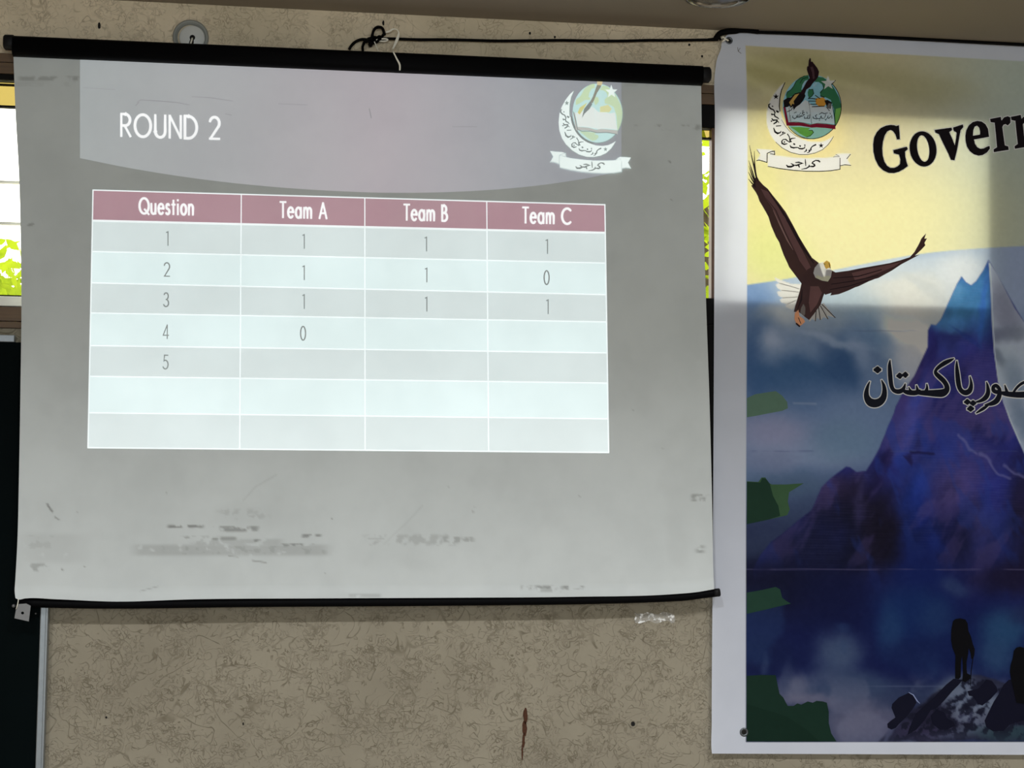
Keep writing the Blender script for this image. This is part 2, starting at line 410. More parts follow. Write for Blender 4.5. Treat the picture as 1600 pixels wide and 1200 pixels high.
# scrap of clear tape under the screen
bm = bmesh.new(); n = 14; g = []
for j in range(4):
    g.append([bm.verts.new(V(992+62*i/n+random.uniform(-1, 1), 958+14*j/3+random.uniform(-1.2, 1.2)+2*math.sin(i), -0.0012-0.003*random.random())) for i in range(n+1)])
for j in range(3):
    for i in range(n): bm.faces.new((g[j][i], g[j][i+1], g[j+1][i+1], g[j+1][i]))
from_bm('tape_scrap', bm, MAT['tape'], label='crumpled strip of clear tape on the plaster below the screen', category='tape')

# recessed downlight in the ceiling
d = RX*(1122-800)/FPX + UX*(600+9)/FPX + FX
tt = (ZC-CAM[2])/d[2]; pc = Vector((CAM+d*tt).tolist())
rad = 0.5*111*float(np.dot(np.array(pc)-CAM, FX))/FPX
dl = empty('downlight', pc, label='round chrome downlight in the ceiling above the banner corner', category='ceiling light')
bm = bmesh.new(); lathe(bm, pc, (0, 0, -1), [(rad, 0.0), (rad, 0.004), (rad*0.985, 0.010), (rad*0.94, 0.0145), (rad*0.88, 0.013), (rad*0.84, 0.006), (rad*0.83, -0.01)], 64); from_bm('chrome_ring', bm, MAT['chrome'], dl)
bm = bmesh.new(); lathe(bm, pc, (0, 0, -1), [(rad*0.83, -0.012), (rad*0.83, 0.004), (rad*0.6, 0.010), (rad*0.3, 0.014), (0.0, 0.015)], 48); from_bm('diffuser', bm, MAT['lens'], dl)
adopt(dl)

# chalkboard with an aluminium frame at the lower left
bX0, bX1 = -2.4, float(W(62, 1100, -0.02)[0])
zt = float(W(5, 523, -0.03)[2]); zb = 0.30
cb = empty('chalkboard', ((bX0+bX1)/2, -0.01, zb), label='black chalkboard with an aluminium edge at the lower left, partly behind the screen', category='chalkboard')
bm = bmesh.new(); box(bm, (bX0, -0.022, zb), (bX1, -0.003, zt-0.024), 0, 0.001); from_bm('board', bm, MAT['board'], cb)
zr = float(W(65, 944, -0.03)[2]); 
bm = bmesh.new(); box(bm, (bX1-0.006, -0.034, zb-0.02), (bX1+0.020, -0.002, zr), 0, 0.003); from_bm('frame_upright', bm, MAT['alu'], cb)
bm = bmesh.new(); box(bm, (bX1+0.013, -0.040, zb-0.02), (bX1+0.021, -0.003, zr-0.01), 0, 0.002); from_bm('frame_lip', bm, MAT['alu'], cb)
bm = bmesh.new(); box(bm, (bX0, -0.030, zt-0.024), (float(W(22.5, 529, -0.03)[0]), -0.002, zt), 0, 0.002); from_bm('frame_top', bm, MAT['alu'], cb)
bm = bmesh.new(); box(bm, (bX0, -0.034, zb-0.02), (bX1-0.006, -0.002, zb+0.002), 0, 0.003); from_bm('frame_bottom', bm, MAT['alu'], cb)
bm = bmesh.new(); lathe(bm, V(56, 958.5, -0.022), (0, -1, 0), [(0.003, -0.001), (0.003, 0.004), (0.0018, 0.006), (0, 0.006)], 12); from_bm('screw', bm, MAT['zinc'], cb)
bm = bmesh.new(); lathe(bm, V(22, 946.5, -0.022), (0, -1, 0), [(0.006, -0.001), (0.006, 0.01), (0.004, 0.013), (0, 0.013)], 16); from_bm('hook', bm, MAT['zinc'], cb)
adopt(cb)

# ------------------------------------------------------------------ flat print / projected image helpers
_rs = np.random.RandomState(5)
_tab = _rs.rand(256, 256)
def vnoise(x, y):
    xi = np.floor(x).astype(int); yi = np.floor(y).astype(int); fx = x-xi; fy = y-yi
    fx = fx*fx*(3-2*fx); fy = fy*fy*(3-2*fy)
    g = lambda a, b: _tab[a % 256, b % 256]
    return (g(xi, yi)*(1-fx)+g(xi+1, yi)*fx)*(1-fy)+(g(xi, yi+1)*(1-fx)+g(xi+1, yi+1)*fx)*fy
def fbm(x, y, s, o=4, seed=0):
    a = 0.0; amp = 0.5; tot = 0
    for k in range(o):
        a = a+amp*vnoise(x*s*2**k+17.3*k+seed*31.7, y*s*2**k+9.1*k+seed*13.3); tot += amp; amp *= 0.5
    return a/tot
def sstep(x, a, b):
    t = np.clip((x-a)/(b-a), 0, 1); return t*t*(3-2*t)
def polymask(X, Y, poly, soft):
    P = np.array(poly, float); inside = np.zeros(X.shape, bool); dist = np.full(X.shape, 1e9)
    for (x1, y1), (x2, y2) in zip(P, np.roll(P, -1, 0)):
        c = ((y1 > Y) != (y2 > Y))
        with np.errstate(divide='ignore', invalid='ignore'):
            xx = (x2-x1)*(Y-y1)/(y2-y1 if y2 != y1 else 1e-9)+x1
        inside ^= c & (X < xx)
        L = (x2-x1)**2+(y2-y1)**2+1e-9
        t = np.clip(((X-x1)*(x2-x1)+(Y-y1)*(y2-y1))/L, 0, 1)
        dist = np.minimum(dist, np.hypot(X-x1-t*(x2-x1), Y-y1-t*(y2-y1)))
    sd = np.where(inside, dist, -dist)
    return sstep(sd, -soft/2, soft/2)
def linemask(X, Y, pts, wd, soft=1.5):
    dist = np.full(X.shape, 1e9); P = np.array(pts, float)
    for (x1, y1), (x2, y2) in zip(P, P[1:]):
        L = (x2-x1)**2+(y2-y1)**2+1e-9
        t = np.clip(((X-x1)*(x2-x1)+(Y-y1)*(y2-y1))/L, 0, 1)
        dist = np.minimum(dist, np.hypot(X-x1-t*(x2-x1), Y-y1-t*(y2-y1)))
    return 1-sstep(dist, wd/2-soft/2, wd/2+soft/2)

def grid_mesh(name, PX, PY, DEPTH, mats, parent, colors=None, **props):
    r, c = PX.shape
    co = W(PX, PY, DEPTH).reshape(-1, 3)
    me = bpy.data.meshes.new(name)
    idx = np.arange(r*c).reshape(r, c)
    q = np.stack([idx[:-1, :-1], idx[1:, :-1], idx[1:, 1:], idx[:-1, 1:]], -1).reshape(-1, 4)
    me.vertices.add(len(co)); me.vertices.foreach_set('co', co.astype(np.float32).ravel())
    me.loops.add(q.size); me.loops.foreach_set('vertex_index', q.astype(np.int32).ravel())
    me.polygons.add(len(q)); me.polygons.foreach_set('loop_start', np.arange(0, q.size, 4, dtype=np.int32))
    me.polygons.foreach_set('use_smooth', np.ones(len(q), bool))
    me.update(calc_edges=True)
    for an, arr in (colors or {}).items():
        a = me.color_attributes.new(an, 'FLOAT_COLOR', 'POINT')
        arr = np.concatenate([arr.reshape(-1, 3), np.ones((r*c, 1))], 1)
        a.data.foreach_set('color', arr.astype(np.float32).ravel())
    return link(name, me, mats, parent, **props)

class Flat:
    """collects flat shapes given in photo pixels, lays them on a surface depth(px, py) and links them as ONE mesh"""
    def __init__(self, depth, layer=1):
        self.d = depth; self.bm = bmesh.new(); self.mats = []; self.k = 0; self.layer = layer
    def mat(self, m):
        if m not in self.mats: self.mats.append(m)
        return self.mats.index(m)
    def _faces(self, verts2, faces, m, lift=0.0):
        self.k += 1; z = self.layer*0.0007 + self.k*0.00003 + lift
        vs = [self.bm.verts.new((x, y, z)) for x, y in verts2]; i = self.mat(m)
        for f in faces:
            if len(set(f)) < 3: continue
            try: ff = self.bm.faces.new([vs[j] for j in f]); ff.material_index = i
            except ValueError: pass
    def poly(self, pts, m, holes=()):
        loops = [[Vector((p[0], p[1], 0)) for p in l] for l in (pts,)+tuple(holes)]
        flat = [p for l in loops for p in l]
        tris = tessellate_polygon(loops)
        self._faces([(p.x, p.y) for p in flat], tris, m)
    def quad(self, c, m, nx=6, ny=2):
        """bilinear patch from corners TL, TR, BR, BL"""
        c = np.array(c, float); vs = []
        for j in range(ny+1):
            for i in range(nx+1):
                u, v = i/nx, j/ny
                vs.append(tuple((c[0]*(1-u)+c[1]*u)*(1-v)+(c[3]*(1-u)+c[2]*u)*v))
        fs = [(j*(nx+1)+i, j*(nx+1)+i+1, (j+1)*(nx+1)+i+1, (j+1)*(nx+1)+i) for j in range(ny) for i in range(nx)]
        self._faces(vs, fs, m)
    def stroke(self, pts, m, wd=2.0, closed=False, grow=0.0, caps=True):
        """ribbon through (x, y[, width]) points"""
        P = [(p[0], p[1], (p[2] if len(p) > 2 else wd)+2*grow) for p in pts]
        n = len(P); L = []; R = []
        for i in range(n):
            a = P[(i-1) % n] if (closed or i > 0) else P[i]; b = P[(i+1) % n] if (closed or i < n-1) else P[i]
            p = P[i]
            def nrm(u, v):
                dx, dy = v[0]-u[0], v[1]-u[1]; l = math.hypot(dx, dy) or 1e-6; return dx/l, dy/l
            if a is p: d1 = d2 = nrm(p, b)
            elif b is p: d1 = d2 = nrm(a, p)
            else: d1, d2 = nrm(a, p), nrm(p, b)
            tx, ty = d1[0]+d2[0], d1[1]+d2[1]; l = math.hypot(tx, ty)
            if l < 1e-3: tx, ty, l = d1[0], d1[1], 1
            tx, ty = tx/l, ty/l; mit = min(1.0/max(0.35, tx*d1[0]+ty*d1[1]), 1.6)
            h = p[2]/2*mit; ex = 0.0
            x, y = p[0], p[1]
            if caps and not closed and i in (0, n-1):
                s = -1 if i == 0 else 1; e = p[2]*0.3+grow*0.5; x += s*tx*e; y += s*ty*e; h *= 0.8
            L.append((x-ty*h, y+tx*h)); R.append((x+ty*h, y-tx*h))
        vs = L+R; fs = [(i, (i+1) % n, n+(i+1) % n, n+i) for i in range(n if closed else n-1)]
        self._faces(vs, fs, m)
    def ellipse(self, cx, cy, rx, ry, m, rot=0.0, n=36):
        c, s = math.cos(rot), math.sin(rot)
        self.poly([(cx+rx*math.cos(a)*c-ry*math.sin(a)*s, cy+rx*math.cos(a)*s+ry*math.sin(a)*c) for a in (2*math.pi*k/n for k in range(n))], m)
    def build(self, name, parent, **props):
        bm = self.bm
        bmesh.ops.triangulate(bm, faces=[f for f in bm.faces if len(f.verts) > 4])
        for _ in range(5):
            es = [e for e in bm.edges if (e.verts[0].co.xy-e.verts[1].co.xy).length > 42]
            if not es: break
            bmesh.ops.subdivide_edges(bm, edges=es, cuts=1)
        bmesh.ops.triangulate(bm, faces=bm.faces)
        vs = list(bm.verts)
        px = np.array([v.co.x for v in vs]); py = np.array([v.co.y for v in vs]); off = np.array([v.co.z for v in vs])
        out = W(px, py, self.d(px, py)-off)
        for v, c in zip(vs, out): v.co = c.tolist()
        for f in bm.faces:
            f.normal_update()
            if f.normal.y > 0: f.normal_flip()
        me = bpy.data.meshes.new(name); bm.to_mesh(me); bm.free()
        return link(name, me, self.mats, parent, **props)

# ------------------------------------------------------------------ stroke letters (geometric sans)
def arc(cx, cy, rx, ry, a0, a1, n=12):
    return [(cx+rx*math.cos(math.radians(a0+(a1-a0)*k/n)), cy+ry*math.sin(math.radians(a0+(a1-a0)*k/n))) for k in range(n+1)]
# y up, cap height 1, x in cap heights; value: (advance width, strokes)
GL = {
 'R': (.50, [[(0, 0), (0, 1)], [(0, 1), (.2, 1)]+arc(.2, .74, .24, .26, 90, -90)+[(0, .48)], [(.17, .48), (.46, 0)]]),
 'O': (.84, [arc(.40, .5, .40, .5, 0, 360, 28)]),
 'U': (.54, [[(0, 1), (0, .27)]+arc(.25, .27, .25, .27, 180, 360)+[(.5, 1)]]),
 'N': (.58, [[(0, 0), (0, 1)], [(.02, .97), (.54, .03)], [(.56, 0), (.56, 1)]]),
 'D': (.62, [[(0, 0), (0, 1), (.16, 1)]+arc(.16, .5, .44, .5, 90, -90, 16)+[(0, 0)]]),
 'T': (.46, [[(0, 1), (.44, 1)], [(.22, 1), (.22, 0)]]),
 'Q': (.80, [arc(.38, .5, .38, .5, 0, 360, 28), [(.42, .28), (.76, -.04)]]),
 'A': (.62, [[(0, 0), (.29, 1)], [(.29, 1), (.58, 0)], [(.11, .34), (.47, .34)]]),
 'B': (.44, [[(0, 0), (0, 1), (.14, 1)]+arc(.14, .76, .2, .24, 90, -90)+[(0, .52)], [(.14, .52)]+arc(.17, .26, .24, .26, 90, -90)+[(0, 0)]]),
 'C': (.70, [arc(.42, .5, .42, .5, 48, 312, 22)]),
 'u': (.40, [[(0, .66), (0, .22)]+arc(.17, .2, .17, .2, 180, 360)+[(.34, .66)], [(.34, .3), (.34, 0)]]),
 'e': (.47, [[(.02, .36), (.42, .36)]+arc(.22, .33, .21, .33, 8, 318, 18)]),
 's': (.31, [[(.24, .58)]+arc(.13, .50, .11, .16, 50, 240, 10)+[(.14, .33)]+arc(.12, .17, .14, .17, 70, -150, 12)]),
 't': (.26, [[(.11, .9), (.11, 0)], [(0, .63), (.23, .63)]]),
 'i': (.13, [[(.04, .66), (.04, 0)], [(.04, .9), (.04, .94)]]),
 'o': (.47, [arc(.21, .33, .21, .33, 0, 360, 22)]),
 'n': (.40, [[(0, .66), (0, 0)], [(0, .4)]+arc(.165, .44, .165, .22, 175, 0, 10)+[(.33, 0)]]),
 'a': (.50, [arc(.21, .33, .21, .33, 0, 360, 22), [(.42, .66), (.42, 0)]]),
 'm': (.66, [[(0, .66), (0, 0)], [(0, .42)]+arc(.14, .44, .14, .22, 175, 0, 9)+[(.28, 0)], [(.28, .42)]+arc(.43, .44, .15, .22, 175, 0, 9)+[(.58, 0)]]),
 '1': (.16, [[(0, .94), (.14, 1), (.14, 0)]]),
 '2': (.50, [arc(.24, .73, .24, .27, 165, -30, 12)+[(.03, 0.02)], [(0, 0.02), (.48, 0.02)]]),
 '3': (.46, [arc(.2, .76, .19, .24, 155, -90, 12), [(.2, .52)]+arc(.19, .26, .23, .26, 85, -155, 13)]),
 '4': (.50, [[(.36, 0), (.36, 1)], [(.36, 1), (0, .24)], [(0, .24), (.48, .24)]]),
 '5': (.46, [[(.42, 1), (.12, 1), (.06, .58)]+arc(.19, .32, .24, .32, 115, -150, 14)]),
 '0': (.46, [arc(.23, .5, .22, .5, 0, 360, 24)]),
 ' ': (.26, []),
}
def textlen(s, gap): return sum(GL[c][0]+gap for c in s)-gap
def write(F, s, x, y, cap, m, wd, slope=0.0, xs=1.0, gap=0.14, lean=0.0):
    """baseline starts at pixel (x, y); slope = dy/dx; xs squeezes the width"""
    cx = 0.0
    for ch in s:
        adv, strokes = GL[ch]
        for st in strokes:
            pts = [(x+(cx+gx)*cap*xs, y+(cx+gx)*cap*xs*slope-gy*cap) for gx, gy in st]
            cl = math.hypot(pts[0][0]-pts[-1][0], pts[0][1]-pts[-1][1]) < 0.3
            F.stroke(pts[:-1] if cl else pts, m, wd, closed=cl)
        cx += adv+gap

# ------------------------------------------------------------------ the crest shared by the slide and the banner (banner pixels)
def crest(F, m, mp, wk=1.0, detail=True, quill_top=0):
    """m: dict of materials; mp maps a banner pixel to the place it is drawn; wk scales stroke widths"""
    P = lambda pts: [mp(x, y)+tuple(r) for x, y, *r in pts]
    A1 = lambda pts: [(1180+a/10, 80+b/10)+tuple(r) for a, b, *r in pts]     # traced at ten times size
    A2 = lambda pts: [(1180+a/10, 170+b/10)+tuple(r) for a, b, *r in pts]
    S = lambda pts, mm, wd, closed=False: F.stroke(P(pts), mm, wd*wk, closed)
    circ = lambda cx, cy, rx, ry, a0, a1, n=30: arc(cx, cy, rx, ry, a0, a1, n)
    # crescent
    outer = circ(1256, 186, 59, 56, -114, -325, 40)   # from upper horn anticlockwise round the bottom
    outer = [(1226.5, 129), (1218, 136), (1210, 146), (1203, 158), (1199, 170), (1197.5, 184), (1199, 198), (1204, 211), (1212, 222), (1222, 231), (1235, 238), (1249, 241.5), (1262, 241.5), (1274, 239), (1285, 234), (1294, 226), (1299, 219), (1302.5, 213)]
    inner = [(1296, 217), (1288, 220.5), (1278, 222), (1266, 221.5), (1254, 218), (1243, 212), (1233, 203), (1226, 193), (1220.5, 180), (1218, 167), (1218.5, 152), (1221, 141)]
    F.poly(P(outer+inner), m['white'])
    S([(x, y) for x, y in outer[8:]], m['ink'], 0.9)
    # globe
    F.poly(P(circ(1269, 167, 46, 50, 0, 360, 44)[:-1]), m['sea'])
    for land in ([(485, 690), (495, 640), (560, 600), (590, 560), (640, 470), (700, 420), (760, 385), (830, 372), (840, 440), (780, 460), (740, 520), (720, 600), (760, 610), (740, 650), (660, 650), (600, 690), (540, 720), (490, 740)],
                 [(980, 400), (1060, 410), (1160, 480), (1240, 590), (1310, 720), (1345, 860), (1340, 960), (1300, 1080), (1250, 1160), (1230, 900), (1180, 760), (1100, 720), (1020, 700), (1010, 640), (1070, 580), (1050, 520), (990, 480), (930, 480), (960, 420)],
                 [(840, 590), (900, 600), (915, 660), (890, 700), (850, 740), (825, 700), (820, 640)]):
        F.poly(P(A1(land)), m['land'])
    F.poly(P(A2([(550, 285), (620, 330), (700, 390), (790, 440), (860, 425), (910, 370), (890, 335), (830, 330), (860, 300), (700, 285)])), m['land2'])
    F.poly(P(A1([(1260, 900), (1345, 880), (1335, 980), (1300, 1080), (1255, 1150), (1248, 1000)])), m['land2'])
    if detail:
        for ln in ([(485, 690), (500, 640), (560, 600), (600, 550), (640, 470), (700, 420), (770, 385)], [(700, 500), (740, 430), (830, 405)], [(1020, 650), (1070, 580), (1050, 510)], [(840, 600), (900, 595), (915, 660), (880, 710), (830, 730)]):
            S(A1(ln), m['ink'], 1.0)
        S(A2([(800, 440), (860, 425), (912, 370), (890, 335), (840, 335)]), m['ink'], 0.9)
        F.poly(P(A1([(770, 460), (830, 450), (800, 540), (720, 550)])), m['white'])
        F.poly(P(A1([(920, 500), (960, 495), (950, 550), (900, 560)])), m['white'])
    gl = [(1268+46.5*math.cos(math.radians(a)), 167+50*math.sin(math.radians(a))) for a in range(-50, 147, 8)]
    S(gl, m['ink'], 1.1)
    S([(1226.5, 129), (1221, 141), (1218.5, 153), (1217.8, 166), (1218.5, 174)], m['ink'], 1.5)
    S(circ(1268, 167, 47.5, 51.5, 172, 100, 14) if not detail else [(1221, 187), (1227, 197), (1234, 205), (1243, 212), (1252, 215.5), (1262, 217)], m['ink2'], 3.2 if not detail else 0.8)
    # book
    F.poly(P(A1([(440, 870), (470, 860), (520, 1110), (600, 1110), (720, 1115), (860, 1150), (960, 1130), (1100, 1140), (1250, 1150), (1255, 1220), (1100, 1200), (960, 1190), (880, 1195), (860, 1190), (700, 1165), (490, 1165)])), m['cover'])
    F.poly(P(A1([(480, 870), (560, 860), (700, 830), (780, 760), (835, 790), (880, 1130), (800, 1120), (700, 1105), (600, 1100), (525, 1110)])), m['page'])
    F.poly(P(A1([(840, 800), (900, 850), (1000, 850), (1120, 870), (1200, 850), (1245, 1140), (1150, 1130), (1050, 1125), (960, 1125), (885, 1140)])), m['page'])
    if detail:
        S(A1([(835, 780), (860, 950), (882, 1130)]), m['ink'], 1.0)
        S(A1([(1205, 840), (1235, 1000), (1248, 1160)]), m['ink'], 1.1)
        S(A1([(530, 880), (540, 1100)]), m['ink2'], 0.8); S(A1([(548, 1000), (560, 1105)]), m['ink2'], 0.8)
        S(A1([(525, 1112), (640, 1105), (760, 1120), (870, 1145), (980, 1125), (1100, 1135), (1240, 1155)]), m['ink2'], 0.7)
    # hand with quill
    if detail:
        F.poly(P(A1([(440, 770), (500, 730), (560, 720), (620, 660), (700, 640), (770, 650), (785, 700), (750, 770), (700, 830), (640, 870), (600, 920), (590, 860), (560, 880), (540, 850), (510, 870), (450, 880)])), m['ink'])
        F.poly(P(A1([(560, 760), (620, 680), (690, 660), (660, 700), (600, 780), (610, 830), (580, 820), (560, 860), (530, 800)])), m['skin'])
        S(A1([(600, 860), (560, 920), (500, 950)]), m['ink'], 1.1)
        S(A1([(520, 830), (560, 890)]), m['ink'], 1.0)
        F.poly(P(A1([(700, 660), (760, 560), (800, 480), (850, 420), (830, 360), (808, 290), (812, 240), (830, 235), (838, 140), (855, 102), (868, 118), (872, 165), (892, 160), (930, 210), (970, 260), (998, 320), (985, 400), (950, 450), (900, 500), (860, 560), (800, 600), (770, 680)])), m['quill'])
        F.poly(P(A1([(860, 250), (900, 240), (920, 300), (930, 420), (900, 440), (890, 340)])), m['quill2'])
        # right hand
        F.poly(P(A1([(940, 740), (1000, 730), (1060, 720), (1100, 760), (1110, 820), (1080, 860), (1000, 860), (950, 830)])), m['skin2'])
        for ln in ([(830, 740), (900, 740), (960, 750)], [(840, 780), (950, 780)], [(860, 830), (960, 830)], [(890, 868), (1000, 862), (1080, 860)], [(940, 690), (1010, 740)], [(1020, 700), (1080, 720)]):
            S(A1(ln), m['ink'], 1.5)
        F.poly(P(A1([(1080, 770), (1130, 760), (1200, 800), (1180, 900), (1130, 890)])), m['ink'])
        F.poly(P(A1([(1150, 810), (1190, 820), (1165, 910), (1115, 880)])), m['white'])
        S(A1([(1160, 930), (1110, 870)]), m['ink'], 1.3)
    else:
        F.poly(P(A1([(745, 690), (800, 590), (880, 380), (960, 360), (950, 420), (880, 520), (840, 610), (800, 700)])), m['quill'])
        F.poly(P(A1([(600, 960), (640, 800), (760, 660), (790, 720), (740, 800), (650, 880)])), m['ink2'])
        F.poly(P(A1([(520, 870), (560, 780), (700, 690), (640, 790), (560, 900)])), m['skin'])
        F.poly(P(A1([(930, 760), (1080, 720), (1150, 790), (1100, 850), (930, 850)])), m['skin2'])
        F.poly(P(A1([(880, 390), (880, 330), (980, 330), (960, 400)])), m['skin3'])
        S(A1([(440, 850), (490, 1000), (520, 1150), (600, 1180), (760, 1175), (880, 1200), (1060, 1190), (1240, 1215)]), m['ink2'], 1.2)
    # stars
    def star(cx, cy, r, mm, rot=-90):
        F.poly(P([(cx+(r if k % 2 == 0 else r*0.4)*math.cos(math.radians(rot+36*k)), cy+(r if k % 2 == 0 else r*0.4)*math.sin(math.radians(rot+36*k))) for k in range(10)]), mm)
    if detail:
        S(A1([(1195, 520), (1255, 455)]), m['ink'], 1.3)
    star(1294, 130, 11.5, m['star'], -92)
    star(1212.5, 151, 4.8, m['ink']); star(1283, 227.5, 4.4, m['ink'])
    # lettering on the crescent, the book and the ribbon
    ik = m['ink'] if detail else m['ink2']
    L2 = [[(945, 562, 1.8), (905, 580, 1.2), (880, 600, 1), (868, 625, 1.4), (872, 642, 1.2), (840, 650, .8)], [(838, 648, 1.2), (852, 660, 1.4), (840, 678, 1), (812, 688, .7)], [(800, 632, 1), (800, 655, 1.3), (765, 676, .7)],
          [(778, 590, .8), (768, 615, 1), (735, 625, 1.5), (690, 622, 1.3), (668, 605, .9), (640, 605, 1.1), (600, 610, 1.5), (560, 600, 1.4), (545, 572, .8)],
          [(698, 580, 1.8), (706, 584, 1.8)], [(772, 566, 1.5), (778, 570, 1.5)], [(604, 548, 1.8), (616, 556, 1.8)],
          [(628, 458, .7), (580, 462, 1), (556, 470, 1.4), (545, 490, 1.2), (560, 512, 1.5), (530, 520, 1.2)], [(505, 395, 1.3), (535, 440, 1), (540, 500, 1)],
          [(500, 545, .9), (455, 556, 1.5), (420, 540, 1.5), (415, 505, 1.2), (440, 480, .9), (480, 478, 1.2), (500, 500, 1.1), (530, 515, 1)], [(452, 518, 1.6), (460, 520, 1.6)],
          [(430, 360, 1.1), (470, 380, 1), (430, 395, 1), (385, 425, .8)], [(405, 350, .8), (390, 372, 1.2), (350, 385, 1.8), (310, 360, 1.7), (288, 300, 1)], [(330, 270, 1.2), (400, 265, 1.1)], [(425, 372, 1.5), (432, 376, 1.5)]]
    L1 = [[(250, 1090, 1.5), (258, 1096, 1.5)], [(370, 1115, .8), (330, 1075, 1.3), (280, 1080, 1.5), (260, 1055, 1.2)], [(290, 1135, 1.4), (330, 1110, 1.5), (345, 1070, 1)], [(370, 1060, .8), (350, 1040, 1.2), (310, 1020, 1.3), (300, 990, 1.2), (255, 985, 1.3)], [(258, 975, 1), (262, 1000, 1)],
          [(300, 985, 1), (310, 960, 1.2), (285, 915, 1.2), (245, 900, 1.4), (215, 870, 1.4), (212, 835, 1.1), (235, 822, .9)], [(335, 935, 1.8), (352, 950, 1.8)], [(352, 940, 1.8), (360, 950, 1.8)], [(268, 858, 1.4), (274, 862, 1.4)]]
    for st in L2: S([(1180+a/10, 170+b/10, w_*1.6*wk) for a, b, w_ in st], ik, 1.2)
    for st in L1: S([(1180+a/10, 80+b/10, w_*1.6*wk) for a, b, w_ in st], ik, 1.2)
    if detail:
        for st in ([(850, 990), (848, 1050), (820, 1052)], [(825, 1000), (812, 1048), (770, 1050), (768, 1020)], [(805, 950), (812, 975)], [(770, 960), (745, 950), (735, 980), (770, 990), (740, 1012), (715, 1020)], [(735, 935), (755, 928)], [(720, 1000), (700, 1030), (660, 1030), (640, 1010)], [(690, 990), (684, 1025)], [(665, 995), (655, 1030), (615, 1055), (585, 1035), (588, 1010)], [(645, 950), (610, 965)], [(700, 975), (712, 965)],
                   [(1195, 1000), (1200, 1050)], [(1180, 1020), (1150, 1050), (1130, 1040), (1140, 1010)], [(1120, 1050), (1100, 1080), (1090, 1060)], [(1105, 985), (1085, 1040)], [(1075, 1050), (1040, 1050), (1030, 1010)], [(1025, 1020), (1010, 1060), (975, 1050), (960, 1060), (905, 1045), (905, 1020)], [(965, 990), (940, 1010), (960, 1045)], [(1130, 965), (1080, 975), (1040, 960), (1000, 985)], [(1165, 965), (1178, 980)], [(1000, 1080), (1008, 1085)]):
            S(A1(st), m['ink'], 1.1)
    # ribbon
    F.poly(P(A2([(20, 625), (110, 635), (240, 640), (310, 660), (305, 715), (235, 705), (190, 690), (188, 840), (110, 815), (25, 810), (80, 720)])), m['white'])
    F.poly(P(A2([(1220, 750), (1290, 700), (1400, 700), (1495, 705), (1440, 790), (1495, 885), (1410, 880), (1330, 890), (1325, 760)])), m['white'])
    F.poly(P(A2([(190, 700), (400, 740), (620, 760), (800, 770), (1000, 768), (1180, 760), (1325, 748), (1328, 945), (1180, 968), (1000, 978), (800, 975), (600, 962), (400, 935), (200, 900)])), m['white'])
    S(A2([(200, 900), (400, 937), (600, 962), (800, 976), (1000, 978), (1180, 968), (1325, 945), (1325, 770)]), m['ink'] if detail else m['ink3'], 1.3)
    S(A2([(20, 812), (60, 800), (110, 815), (185, 838), (188, 695), (250, 670), (300, 660), (305, 715), (235, 702)]), m['ink'] if detail else m['ink3'], 1.3)
    S(A2([(1330, 890), (1400, 875), (1495, 885)]), m['ink'] if detail else m['ink3'], 1.3)
    S(A2([(1220, 752), (1315, 742), (1260, 712)]), m['ink'] if detail else m['ink3'], 1.0)
    if detail:
        S(A2([(1432, 780), (1488, 712)]), m['ink'], 1.4); S(A2([(28, 640), (70, 700)]), m['ink2'], 1.0)
    for st in ([(1008, 828, 1.6), (990, 812, 1.4), (945, 805, .9), (900, 832, 1.2), (890, 850, 1), (925, 870, 1.4), (930, 888, 1.4), (905, 902, 1.6), (850, 900, 1)], [(845, 880, 1), (840, 905, 1.3), (800, 930, 1.1), (725, 945, .7)], [(782, 790, .8), (786, 840, 1.1), (790, 890, .9)],
               [(630, 840, .9), (680, 835, 1.3), (740, 852, 1.6), (690, 865, 1.2), (650, 885, 1.4), (600, 880, 1)], [(682, 892, 2.0), (690, 915, 1)], [(560, 855, .8), (590, 870, 1.2), (598, 890, 1.4), (560, 905, 1.7), (510, 905, 1.6), (488, 880, 1)]):
        S([(1180+a/10, 170+b/10, w_*1.7*wk) for a, b, w_ in st], ik, 1.2)

# ------------------------------------------------------------------ projector screen
def cr(xs, ys):
    """smooth curve through control points"""
    xs = np.array(xs, float); ys = np.array(ys, float); d = np.gradient(ys, xs)
    def f(x):
        x = np.clip(np.asarray(x, float), xs[0], xs[-1]); i = np.clip(np.searchsorted(xs, x)-1, 0, len(xs)-2)
        h = xs[i+1]-xs[i]; t = (x-xs[i])/h
        return ys[i]*(2*t**3-3*t*t+1)+d[i]*h*(t**3-2*t*t+t)+ys[i+1]*(-2*t**3+3*t*t)+d[i+1]*h*(t**3-t*t)
    return f
sc_top = lambda x: 88.5 + (np.asarray(x, float)-21)*(131.5-88.5)/(1096-21)
sc_bot = cr([23, 28, 40, 90, 180, 300, 500, 700, 900, 1050, 1090, 1116], [934, 936.5, 935, 936.5, 940, 936.5, 935, 934, 932.5, 928.5, 925, 920.5])
sc_l = cr([88, 170, 280, 380, 480, 600, 750, 850, 905, 925, 940], [21, 24, 30, 32.5, 33.5, 32, 29.5, 27, 24, 23, 25])
sc_r = cr([130, 200, 330, 465, 640, 800, 905, 925], [1095.5, 1096.5, 1099, 1103, 1109, 1113, 1115, 1116])
